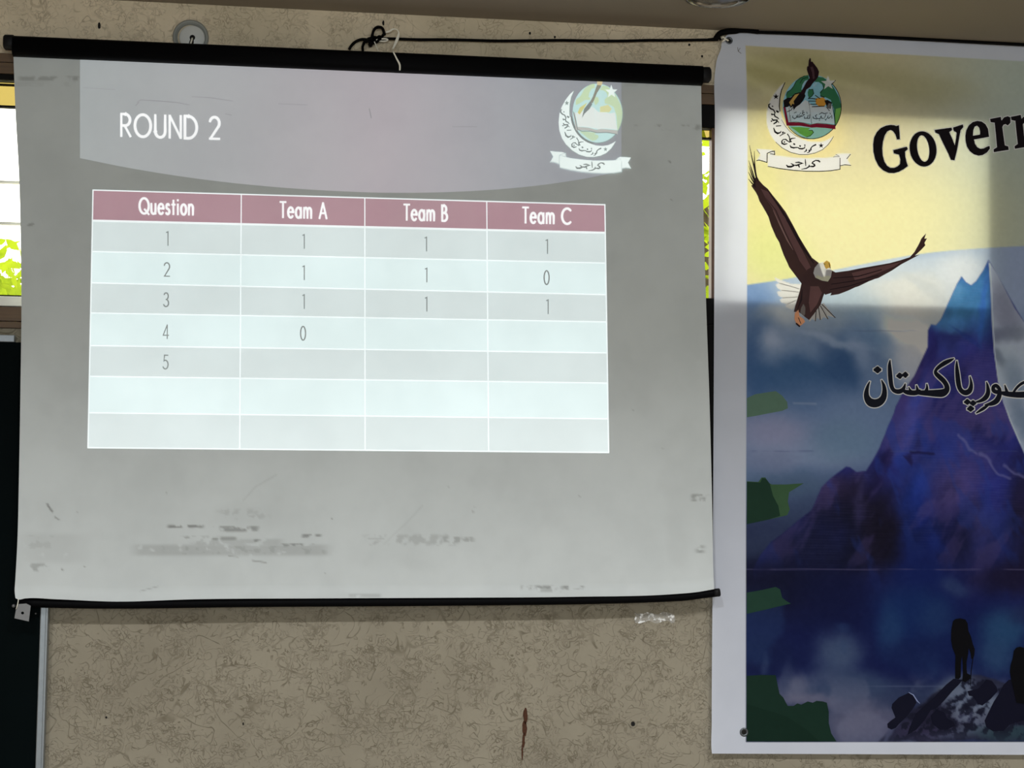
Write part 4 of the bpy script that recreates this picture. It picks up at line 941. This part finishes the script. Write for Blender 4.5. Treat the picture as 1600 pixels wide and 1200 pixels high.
# old fold lines
put(.55*(1-sstep(np.abs(Y-889.5-0.001*(X-1167)), .4, 1.6))*sstep(fbm(X, Y, 1/50., 3, 20), .3, .5), (112, 104, 150))
put(.4*(1-sstep(np.abs(Y-1072), .4, 1.5))*sstep(X, 1330, 1380)*(1-sstep(X, 1500, 1540)), (110, 124, 160)); put(.35*(1-sstep(np.abs(Y-705), .4, 1.6))*sstep(fbm(X, Y, 1/40., 3, 21), .45, .6), (60, 70, 110)); put(.3*(1-sstep(np.abs(Y-517), .4, 1.6))*sstep(X, 1320, 1350)*(1-sstep(X, 1420, 1450)), (80, 90, 120))
put(.5*linemask(X, Y, [(1240, 630), (1275, 631)], 2.5, 2), (130, 140, 160))
rk_ = polymask(wx*.5+X*.5, wy*.5+Y*.5, [(1378, 1160), (1420, 1120), (1450, 1094), (1490, 1064), (1530, 1062), (1600, 1080), (1700, 1060), (2150, 1040), (2150, 1160)], 6)*(1-sstep(Y, 1138, 1158)*.6)
rn = fbm(X+Y*.5, Y-X*.3, 1/10., 4, 40)
put(rk_*.75*sstep(rn, .52, .60)*np.exp(-(((X-1518)/46)**2+((Y-1105)/36)**2)**1.5), (140, 152, 178)); put(rk_*.8*sstep(rn, .50, .42), (20, 22, 44))
C = C*(1-.34*sstep(Y, 700, 890))[..., None]
C = C + (fbm(X, Y, 1/5., 3, 30)-.5)[..., None]*6
class Bare:
    def poly(self, pts, m, holes=()):
        if m: put(polymask(X, Y, pts, 1.6), (186, 186, 182))
        elif m is None: pass
    def stroke(self, *a, **k): pass
sub_ = slice(0, 0)
_c0 = (X > 1170) & (X < 1340) & (Y > 100) & (Y < 275)
XX, YY, CC = X, Y, C
X, Y, C = X[_c0], Y[_c0], C[_c0]
crest(Bare(), dict(white=1, page=1, star=1, ink=0, ink2=0, ink3=0, sea=0, land=0, land2=0, cover=0, quill=0, quill2=0, skin=0, skin2=0), lambda x, y: (x, y))
CC[_c0] = C; X, Y, C = XX, YY, CC
_EG = lambda pts: [(1150+a/3.872, 220+b/3.872) for a, b in pts]
TAIL = [(395, 868), (340, 868), (290, 850), (232, 825), (240, 845), (265, 862), (238, 868), (255, 895), (278, 905), (248, 915), (258, 938), (285, 950), (266, 962), (275, 980), (312, 988), (298, 1002), (325, 1016), (342, 1022), (356, 1005), (388, 915)]
HEAD = [(500, 740), (476, 768), (468, 800), (480, 828), (520, 846), (556, 852), (574, 825), (580, 790), (566, 760), (548, 734), (522, 736)]
for q_ in (TAIL, HEAD): put(polymask(X, Y, _EG(q_), 1.6), (190, 184, 176))
# white margin around the print
mg = ((U < 1) | (Vv < 1) | (Vv > 2) | (U > 2.91))
alb = np.clip(lin(np.clip(C, 0, 255))*1.95, 0, .86)
wh = np.array([.76, .805, .915])*(1+(fbm(X, Y, 1/40., 3, 31)-.5)*.06)[..., None]
alb = np.where(mg[..., None], wh, alb)
BC = alb

def banner_mat(name, c=None, trans=0.34, rough=0.42):
    m, t, p = new_mat(name); t.nodes.remove(p); out = t.nodes['Material Output']
    if c is None: cs = nd(t, 'ShaderNodeAttribute', attribute_name='print').outputs['Color']
    else:
        tcn = nd(t, 'ShaderNodeTexCoord').outputs['Object']
        cs = mixc(t, noise(t, tcn, 40, 3), tuple(x*.9 for x in c[:3])+(1,), tuple(min(x*1.1, .95) for x in c[:3])+(1,))
    df = nd(t, 'ShaderNodeBsdfDiffuse'); tl = nd(t, 'ShaderNodeBsdfTranslucent'); gl = nd(t, 'ShaderNodeBsdfGlossy'); gl.inputs['Roughness'].default_value = rough
    t.links.new(cs, df.inputs[0]); t.links.new(cs, tl.inputs[0])
    mx = nd(t, 'ShaderNodeMixShader'); mx.inputs[0].default_value = trans; t.links.new(df.outputs[0], mx.inputs[1]); t.links.new(tl.outputs[0], mx.inputs[2])
    m2 = nd(t, 'ShaderNodeMixShader'); m2.inputs[0].default_value = 0.008; t.links.new(mx.outputs[0], m2.inputs[1]); t.links.new(gl.outputs[0], m2.inputs[2]); t.links.new(m2.outputs[0], out.inputs[0])
    return m
banner = empty('wall_banner', V(1400, 60, -0.03), label='large printed vinyl banner with mountain, eagle and Urdu lettering beside the screen', category='banner')
sheet = grid_mesh('sheet', PX, PY, bn_depth(PX, PY), banner_mat('printed_vinyl'), banner, {'print': BC})
def thin_ink(name, r, g, b):
    m = banner_mat('ink_'+name, col(r, g, b, 1.9), .3); t = m.node_tree; out = t.nodes['Material Output']; src = out.inputs[0].links[0].from_socket
    tr = nd(t, 'ShaderNodeBsdfTransparent'); mx = nd(t, 'ShaderNodeMixShader'); mx.inputs[0].default_value = 0.2
    t.links.new(tr.outputs[0], mx.inputs[1]); t.links.new(src, mx.inputs[2]); t.links.new(mx.outputs[0], out.inputs[0]); return m
def ink(name, r, g, b, k=1.95, tr=0.22): return banner_mat('ink_'+name, col(r, g, b, k), tr)
BM = dict(white=thin_ink('white', 186, 186, 180), ink=ink('black', 18, 14, 16, 1.4, .05), ink2=ink('grey', 88, 80, 78, 1.6), sea=ink('sea', 116, 160, 178, 1.95, .4), land=ink('green', 44, 96, 66, 1.95, .35), land2=ink('light_green', 106, 160, 78, 1.95, .4), cover=ink('maroon', 112, 22, 44),
          page=ink('page', 205, 200, 196, 1.95, .45), quill=ink('quill', 30, 14, 20, 1.5, .1), quill2=ink('quill_vane', 58, 40, 44), skin=ink('skin', 150, 122, 66), skin2=ink('skin_orange', 164, 116, 44), star=ink('star', 198, 200, 198, 1.95, .45))
def bflat(layer=1): return Flat(bn_depth, layer)
F = bflat(1); crest(F, BM, lambda x, y: (x, y)); F.build('crest', banner, label='college crest with crescent, globe, open book, quill and ribbon')

# eagle, traced at 3.872 times size from (1150, 220)
EG = lambda pts: [(1150+a/3.872, 220+b/3.872)+tuple(r) for a, b, *r in pts]
br, br2, br3 = ink('eagle_brown', 58, 40, 40, 1.7, .12), ink('eagle_light_brown', 96, 68, 68, 1.7, .2), ink('eagle_dark', 34, 24, 28, 1.6, .08)
ew, ew2, beak, foot = thin_ink('feather_white', 196, 190, 180), ink('feather_grey', 150, 148, 146), ink('beak', 206, 150, 74), ink('foot', 190, 128, 96)
eagle = empty('eagle', V(1265, 420, -0.04), label='printed flying eagle with white head and tail'); eagle.parent = banner
bpy.context.view_layer.update(); eagle.matrix_parent_inverse = banner.matrix_world.inverted()
F = bflat(1)
F.poly(EG([(395, 868), (340, 868), (290, 850), (232, 825), (240, 845), (265, 862), (238, 868), (255, 895), (278, 905), (248, 915), (258, 938), (285, 950), (266, 962), (275, 980), (312, 988), (298, 1002), (325, 1016), (342, 1022), (356, 1005), (388, 915)]), ew)
for ln in ([(265, 862), (380, 895)], [(278, 905), (375, 915)], [(285, 950), (370, 945)], [(312, 988), (362, 965)]): F.stroke(EG(ln), ew2, 1.6)
F.poly(EG([(505, 990), (530, 982), (560, 1020), (602, 1072), (552, 1056), (562, 1080), (530, 1066), (512, 1086), (490, 1070), (482, 1094), (462, 1076), (445, 1096), (438, 1080), (470, 1040)]), ew2)
for ln in ([(520, 990), (600, 1070)], [(512, 1000), (556, 1078)], [(500, 1010), (510, 1082)], [(485, 1030), (480, 1090)]): F.stroke(EG(ln), br3, 1.6)
F.stroke(EG([(526, 1010), (548, 1050)]), ew, 2); F.stroke(EG([(504, 1025), (520, 1065)]), ew, 1.6)
F.build('tail', eagle, label='white fanned tail')
F = bflat(2)
F.poly(EG([(125, 212), (140, 240), (165, 268), (192, 290), (222, 330), (255, 370), (300, 430), (342, 505), (380, 578), (420, 645), (460, 708), (500, 738), (520, 800), (545, 850), (470, 880), (395, 862), (350, 802), (322, 765), (312, 742), (288, 690), (270, 640), (262, 615), (242, 582), (224, 540), (214, 518), (196, 460), (180, 430), (160, 395), (142, 365), (132, 335), (120, 312), (92, 272), (105, 262), (110, 235)]), br)
F.poly(EG([(150, 290), (200, 310), (250, 385), (300, 470), (345, 560), (400, 660), (440, 740), (470, 800), (430, 790), (380, 720), (340, 640), (290, 560), (255, 480), (215, 400), (180, 350)]), br2)
F.stroke(EG([(190, 300, .6), (260, 395, 3), (330, 510, 4), (400, 640, 4), (470, 740, 2)]), br3, 3)
F.stroke(EG([(180, 345, .6), (240, 420, 2), (300, 560, 2.4), (365, 690, 2), (400, 770, 1)]), br, 3)
F.stroke(EG([(225, 420, .6), (262, 500, 2), (310, 600, 2), (345, 660, .6)]), ink('eagle_pale', 124, 98, 94), 2)
for ln in ([(82, 28, .6), (96, 100, 1.6), (112, 170, 2.2), (122, 225, 2)], [(111, 62, .6), (112, 130, 1.8), (118, 190, 2.2), (130, 240, 2)], [(77, 120, .6), (96, 180, 2), (118, 245, 2.4)], [(78, 152, .6), (95, 205, 2), (116, 255, 2.4)], [(76, 190, .8), (95, 230, 2), (116, 268, 2.2)], [(76, 232, 1), (98, 258, 2), (118, 280, 2)]): F.stroke(EG(ln), br3, 2)
F.build('left_wing', eagle)
F = bflat(2)
F.poly(EG([(545, 780), (575, 782), (602, 796), (680, 786), (760, 770), (850, 754), (930, 740), (1000, 721), (1052, 704), (1080, 672), (1108, 622), (1122, 590), (1150, 560), (1140, 592), (1156, 590), (1140, 618), (1146, 632), (1120, 660), (1082, 695), (1112, 688), (1078, 706), (1040, 726), (1000, 747), (942, 786), (905, 806), (862, 830), (840, 836), (802, 851), (742, 880), (722, 886), (682, 905), (622, 928), (570, 936), (578, 920), (540, 932), (520, 900)]), br)
F.poly(EG([(700, 800), (800, 775), (900, 755), (1000, 732), (960, 760), (860, 800), (780, 830), (720, 845)]), br2)
for ln in ([(560, 870), (700, 850), (860, 815)], [(570, 900), (680, 880), (800, 845)], [(590, 830), (740, 820), (880, 780)]): F.stroke(EG(ln), br3, 1.6)
F.build('right_wing', eagle)
F = bflat(3)
F.poly(EG([(430, 780), (500, 738), (470, 800), (500, 845), (545, 855), (580, 830), (575, 880), (548, 900), (530, 935), (512, 992), (470, 1050), (442, 1084), (410, 1060), (380, 1035), (350, 1035), (358, 1000), (385, 912), (398, 855)]), br)
F.poly(EG([(450, 880), (500, 880), (520, 920), (490, 990), (450, 1040), (440, 980)]), br2); F.stroke(EG([(400, 900, 1), (395, 960, 3), (372, 1020, 1)]), br3, 2)
F.build('body', eagle)
F = bflat(4)
F.poly(EG([(500, 740), (476, 768), (468, 800), (480, 828), (520, 846), (556, 852), (574, 825), (580, 790), (566, 760), (548, 734), (522, 736)]), ink('head_white', 232, 214, 194, 1.95, .5))
F.poly(EG([(480, 828), (520, 846), (556, 852), (574, 825), (560, 815), (520, 825), (490, 812)]), ink('head_shade', 212, 188, 164, 1.95, .5)); F.build('head', eagle, label='white head')
F = bflat(5)
F.poly(EG([(528, 740), (548, 724), (566, 734), (573, 752), (571, 774), (563, 768), (545, 776), (536, 760)]), beak); F.stroke(EG([(563, 740), (571, 770)]), br3, 1.2); F.stroke(EG([(534, 744), (538, 748)]), ink('eye', 110, 122, 80), 1.8)
F.build('beak', eagle, label='orange beak')
F = bflat(4)
F.poly(EG([(408, 985), (420, 1010), (418, 1050), (402, 1068), (388, 1050), (392, 1015)]), ew)
F.poly(EG([(356, 1042), (378, 1022), (384, 1060), (410, 1078), (418, 1095), (400, 1112), (382, 1122), (366, 1108), (354, 1080)]), foot); F.stroke(EG([(366, 1106), (384, 1122)]), br3, 3); F.stroke(EG([(378, 1070), (392, 1105)]), br3, 1.2)
F.build('talons', eagle, label='orange talons'); adopt(eagle)

# heading GOVERN..., traced at 4.8 times size from (1300, 40)
GV = lambda pts: [(1300+a/4.8, 40+b/4.8) for a, b in pts]
el = lambda cx, cy, rx, ry, rot, n=40: [(cx+rx*math.cos(t)*math.cos(rot)-ry*math.sin(t)*math.sin(rot), cy+rx*math.cos(t)*math.sin(rot)+ry*math.sin(t)*math.cos(rot)) for t in (2*math.pi*k/n for k in range(n))]
def sm(pts, n=4):
    Q = [np.array(p, float) for p in pts]
    return Q
letters = {
 'G': ([(500, 750), (504, 800), (506, 850), (490, 852), (478, 815), (458, 788), (438, 780), (412, 792), (392, 826), (380, 870), (374, 920), (378, 975), (390, 1020), (410, 1052), (436, 1070), (468, 1070), (494, 1058), (512, 1040), (515, 1005), (505, 966), (466, 956), (462, 936), (510, 924), (560, 912), (566, 926), (545, 944), (547, 980), (556, 1022), (566, 1052), (535, 1076), (500, 1094), (465, 1104), (425, 1102), (385, 1084), (350, 1050), (326, 1000), (313, 945), (311, 890), (318, 840), (338, 800), (368, 770), (405, 753), (440, 747), (468, 750), (482, 756)], []),
 'o': (el(683, 925, 98, 130, -.14), [el(684, 922, 45, 100, -.14)]),
 'v': ([(773, 785), (835, 776), (895, 768), (898, 782), (876, 798), (900, 850), (922, 902), (932, 850), (938, 802), (914, 786), (911, 766), (980, 744), (983, 760), (962, 784), (950, 850), (936, 930), (917, 1008), (894, 1004), (870, 950), (835, 880), (803, 812), (777, 801)], []),
 'e': ([(1180, 905), (1182, 922), (1160, 950), (1130, 968), (1100, 973), (1065, 963), (1035, 940), (1014, 905), (1004, 865), (1003, 825), (1010, 785), (1028, 750), (1058, 725), (1090, 717), (1122, 722), (1150, 742), (1168, 775), (1176, 832), (1120, 842), (1062, 852), (1070, 888), (1088, 915), (1112, 926), (1138, 924), (1162, 911)], [[(1057, 826), (1085, 822), (1110, 817), (1111, 792), (1104, 765), (1088, 750), (1070, 758), (1060, 785)]]),
 'r': ([(1188, 702), (1230, 694), (1264, 687), (1270, 716), (1292, 690), (1318, 682), (1336, 690), (1336, 728), (1318, 746), (1302, 736), (1284, 742), (1275, 760), (1284, 830), (1294, 900), (1320, 908), (1323, 930), (1270, 938), (1216, 947), (1214, 930), (1240, 914), (1232, 820), (1222, 726), (1192, 722)], []),
 'n': ([(1344, 686), (1380, 679), (1414, 672), (1420, 702), (1450, 676), (1485, 668), (1514, 680), (1532, 710), (1542, 800), (1550, 880), (1571, 888), (1573, 906), (1530, 911), (1489, 917), (1487, 901), (1507, 886), (1498, 810), (1490, 742), (1472, 716), (1448, 720), (1429, 738), (1436, 810), (1446, 882), (1470, 890), (1472, 906), (1420, 914), (1374, 921), (1372, 905), (1396, 889), (1386, 800), (1377, 712), (1348, 706)], []),
}
gk, halo = ink('heading_black', 20, 16, 20, 1.4, .05), ink('heading_halo', 205, 204, 190)
for ch, (o, h) in letters.items():
    F = bflat(1); F.stroke(GV(o), halo, 3.4, closed=True)
    for hh in h: F.stroke(GV(hh), halo, 2.2, closed=True)
    F.layer = 2; F.poly(GV(o), gk, [GV(hh) for hh in h]); F.stroke(GV(o), gk, 1.0, closed=True); F.build('heading_letter', banner, label='bold black letter '+ch)

# Urdu line, traced at 5.333 times size from (1300, 520)
UR = lambda pts: [(1300+a/5.333, 520+b/5.333, max(1.7, w_*1.5/5.333)) for a, b, w_ in pts]
ud, uw = ink('urdu_black', 16, 18, 28, 1.5, .05), ink('urdu_outline', 188, 190, 206)
words = [
 [[(414, 396, 6), (432, 440, 18), (438, 490, 26), (428, 540, 34), (398, 575, 42), (355, 588, 46), (315, 575, 44), (290, 535, 32), (288, 490, 24), (300, 440, 14), (314, 408, 5)], [(352, 308, 12), (380, 308, 40), (406, 308, 12)]],
 [[(484, 228, 5), (480, 270, 18), (484, 340, 24), (490, 410, 24), (500, 455, 22), (520, 482, 22), (555, 490, 26), (585, 478, 24), (602, 452, 16), (610, 425, 6)], [(586, 480, 14), (630, 496, 26), (690, 500, 28), (730, 490, 26)], [(704, 440, 6), (710, 465, 14), (716, 492, 22)], [(790, 428, 6), (792, 460, 14), (784, 492, 24)], [(640, 455, 5), (650, 476, 12), (664, 494, 20)],
  [(716, 498, 24), (800, 502, 32), (880, 504, 40), (925, 500, 42), (955, 476, 32), (955, 440, 26), (930, 400, 26), (896, 368, 26), (868, 340, 22), (864, 316, 16), (890, 286, 20), (940, 252, 24), (985, 230, 18), (1014, 216, 6)], [(540, 360, 10), (565, 358, 36), (588, 356, 10)], [(588, 350, 10), (612, 350, 36), (632, 350, 10)]],
 [[(1040, 236, 5), (1040, 280, 16), (1046, 350, 24), (1054, 420, 26), (1066, 465, 24), (1090, 492, 26), (1120, 498, 30), (1148, 480, 28), (1160, 440, 20), (1158, 400, 12), (1150, 366, 5)], [(1104, 578, 10), (1128, 576, 34), (1150, 576, 10)], [(1152, 588, 10), (1176, 586, 34), (1198, 586, 10)], [(1130, 634, 10), (1155, 632, 36), (1180, 632, 10)]],
 [[(1288, 412, 5), (1298, 450, 16), (1300, 500, 24), (1280, 540, 26), (1240, 566, 18), (1190, 580, 5)]],
 [[(1392, 462, 20), (1368, 440, 20), (1345, 452, 20), (1348, 482, 22), (1378, 494, 22), (1396, 480, 20)], [(1396, 470, 20), (1394, 520, 26), (1372, 566, 30), (1330, 590, 24), (1275, 602, 8)], [(1300, 606, 10), (1260, 632, 18), (1204, 668, 8)]],
 [[(1400, 496, 12), (1440, 506, 26), (1500, 514, 30), (1580, 516, 34), (1650, 508, 34), (1690, 470, 26), (1680, 425, 20), (1640, 408, 16), (1590, 418, 16), (1545, 452, 14), (1506, 505, 12)], [(1440, 436, 5), (1450, 470, 14), (1462, 506, 20)], [(1680, 505, 12), (1740, 514, 26), (1800, 500, 26), (1815, 460, 20), (1785, 440, 18), (1762, 462, 18), (1775, 500, 18)]],
]
for wd_ in words:
    F = bflat(1)
    for stp in wd_: F.stroke([tuple(q) for q in spline(UR(stp), 4)], uw, grow=1.5)
    F.layer = 3
    for stp in wd_: F.stroke([tuple(q) for q in spline(UR(stp), 4)], ud)
    F.build('urdu_lettering', banner, label='black Urdu lettering outlined in white')

# green flag scraps, climbers and rocks of the print
gd, gm, g4 = ink('flag_green', 20, 44, 32, 1.7), ink('flag_mid_green', 48, 74, 50, 1.7), ink('flag_dark_green', 14, 34, 26, 1.9)
F = bflat(1); F.poly([(1167, 622), (1180, 616), (1212, 611), (1222, 618), (1230, 628), (1231, 638), (1222, 642), (1200, 646), (1180, 650), (1167, 652)], ink('flag_haze_green', 72, 96, 82, 1.9)); F.build('green_patch', banner, label='soft green patch')
F = bflat(1); F.poly([(1167, 752), (1185, 753), (1190, 746), (1196, 746), (1200, 754), (1206, 757), (1228, 757), (1256, 755), (1243, 763), (1233, 769), (1231, 784), (1234, 796), (1230, 805), (1200, 812), (1167, 819)], gm)
F.layer = 2; F.poly([(1167, 753), (1188, 754), (1191, 747), (1197, 748), (1203, 756), (1208, 775), (1216, 790), (1219, 806), (1200, 812), (1167, 819)], gd); F.build('green_patch', banner, label='green patch with a pale pointed corner')
F = bflat(1); F.poly([(1167, 926), (1190, 922), (1212, 917), (1219, 921), (1222, 934), (1230, 940), (1236, 943), (1215, 948), (1190, 954), (1167, 959)], ink('flag_low_green', 24, 48, 38, 1.9)); F.build('green_patch', banner, label='dark green patch near the fold')
F = bflat(1); F.poly([(1166.5, 1056), (1190, 1054.5), (1212, 1055), (1215, 1070), (1218, 1084), (1224, 1090), (1228, 1098), (1231, 1103), (1240, 1103), (1246, 1099), (1252, 1101), (1262, 1096), (1270, 1098), (1276, 1095), (1286, 1096), (1292, 1098), (1295, 1112), (1295, 1130), (1299, 1146), (1307, 1158.5), (1166.5, 1158.5)], g4)
F.layer = 2; F.poly([(1166.5, 1100), (1200, 1110), (1230, 1120), (1260, 1140), (1280, 1158), (1166.5, 1158)], ink('flag_deep_green', 10, 30, 22, 1.9)); F.build('green_patch', banner, label='large dark green patch at the bottom corner')
CL = lambda pts: [(1360+a/5.0, 940+b/5.0)+tuple(r) for a, b, *r in pts]
ck, rk = ink('silhouette', 5, 5, 9, 1.2, .03), ink('rock_dark', 10, 11, 26, 1.5, .08)
F = bflat(1)
F.poly(CL([(165, 830), (170, 800), (220, 750), (300, 712), (325, 715), (345, 745), (360, 790), (330, 840), (290, 890), (220, 960), (200, 985), (165, 1000), (135, 985), (132, 955), (160, 930), (195, 905)]), rk)
F.stroke(CL([(300, 710, 1), (335, 728, 1.6), (365, 775, 1.6), (385, 795, 1)]), ink('snow_rim', 104, 114, 146, 1.9), 1.5)
F.build('printed_rock', banner, label='rounded dark rock')
F = bflat(1); F.poly(CL([(300, 1000), (350, 880), (420, 815), (500, 745), (590, 650), (650, 602), (720, 612), (690, 650), (640, 700), (580, 770), (520, 830), (470, 850), (420, 930), (360, 1000), (290, 1040)]), rk)
F.poly(CL([(520, 840), (580, 870), (600, 910), (650, 940), (660, 970), (600, 1000), (540, 1000), (480, 950), (470, 890)]), rk)
F.build('printed_rock', banner, label='dark sloping ridge')
F = bflat(1); F.poly(CL([(758, 700), (800, 690), (840, 680), (880, 640), (905, 608), (950, 620), (985, 665), (995, 700), (940, 760), (875, 812), (840, 800), (800, 740), (770, 735)]), rk); F.build('printed_rock', banner, label='dark boulder under the climber')
F = bflat(1); F.poly(CL([(892, 930), (930, 850), (965, 780), (1010, 710), (1040, 650), (1080, 612), (1120, 605), (1180, 640), (1260, 650), (1330, 700), (1380, 830), (1380, 960), (1250, 930), (1190, 930), (1120, 950), (1090, 960), (1040, 1010), (960, 1015), (905, 980)]), rk); F.build('printed_rock', banner, label='dark boulder at the banner edge')
F = bflat(2)
F.poly(CL([(645, 152), (665, 136), (700, 130), (742, 140), (760, 170), (766, 230), (785, 270), (800, 330), (816, 372), (812, 420), (800, 450), (788, 446), (782, 400), (768, 365), (764, 410), (752, 470), (752, 530), (756, 560), (782, 575), (778, 604), (742, 630), (718, 618), (722, 575), (722, 500), (716, 425), (708, 480), (707, 560), (706, 590), (690, 606), (662, 602), (662, 500), (664, 420), (640, 360), (630, 300), (632, 220)]), ck)
F.stroke(CL([(802, 440, 1.6), (788, 540, 1.3), (784, 600, 1.2), (782, 660, .9)]), ck, 1.3)
F.build('climber_silhouette', banner, label='standing climber silhouette with a pole')
F = bflat(3)
F.poly(CL([(1090, 550), (1094, 500), (1112, 440), (1120, 385), (1140, 360), (1168, 352), (1205, 362), (1225, 400), (1240, 450), (1268, 500), (1275, 570), (1250, 640), (1230, 720), (1200, 800), (1140, 790), (1120, 700), (1100, 612)]), ck); F.build('climber_silhouette', banner, label='seated climber silhouette')
for g in ((1139, 63.5, 0.0135), (1162.5, 1144, 0.0155)):
    bm = bmesh.new(); d0 = float(bn_depth(g[0], g[1])); c = V(g[0], g[1], d0); r = g[2]
    lathe(bm, c, (0, -1, 0), [(r, 0.0), (r, 0.0018), (r*0.85, 0.0034), (r*0.62, 0.003), (r*0.52, 0.0016), (r*0.5, -0.0005)], 28)
    lathe(bm, c, (0, -1, 0), [(r*0.52, 0.0008), (0, 0.001)], 20, 1)
    from_bm('grommet', bm, [MAT['steel'], MAT['hole']], banner, label='dark steel eyelet')
bm = bmesh.new(); tube(bm, [V(1127, 60, -0.045), V(1130, 57.5, -0.05), V(1134, 61, -0.055), V(1138, 63.5, -0.05)], 0.0032, 8); tube(bm, [V(1128, 65, -0.045), V(1131, 63, -0.052), V(1134, 61, -0.05)], 0.003, 8)
F = bflat(1); F.stroke([(1152.5, 74), (1153.5, 80), (1158, 83.5)], BM['ink2'], .8); F.stroke([(1156.5, 75), (1154, 79.5)], BM['ink2'], .8); F.build('pencil_mark', banner)
from_bm('tie_cord', bm, MAT['strap'], banner, label='white cord tied through the top eyelet')
adopt(banner)
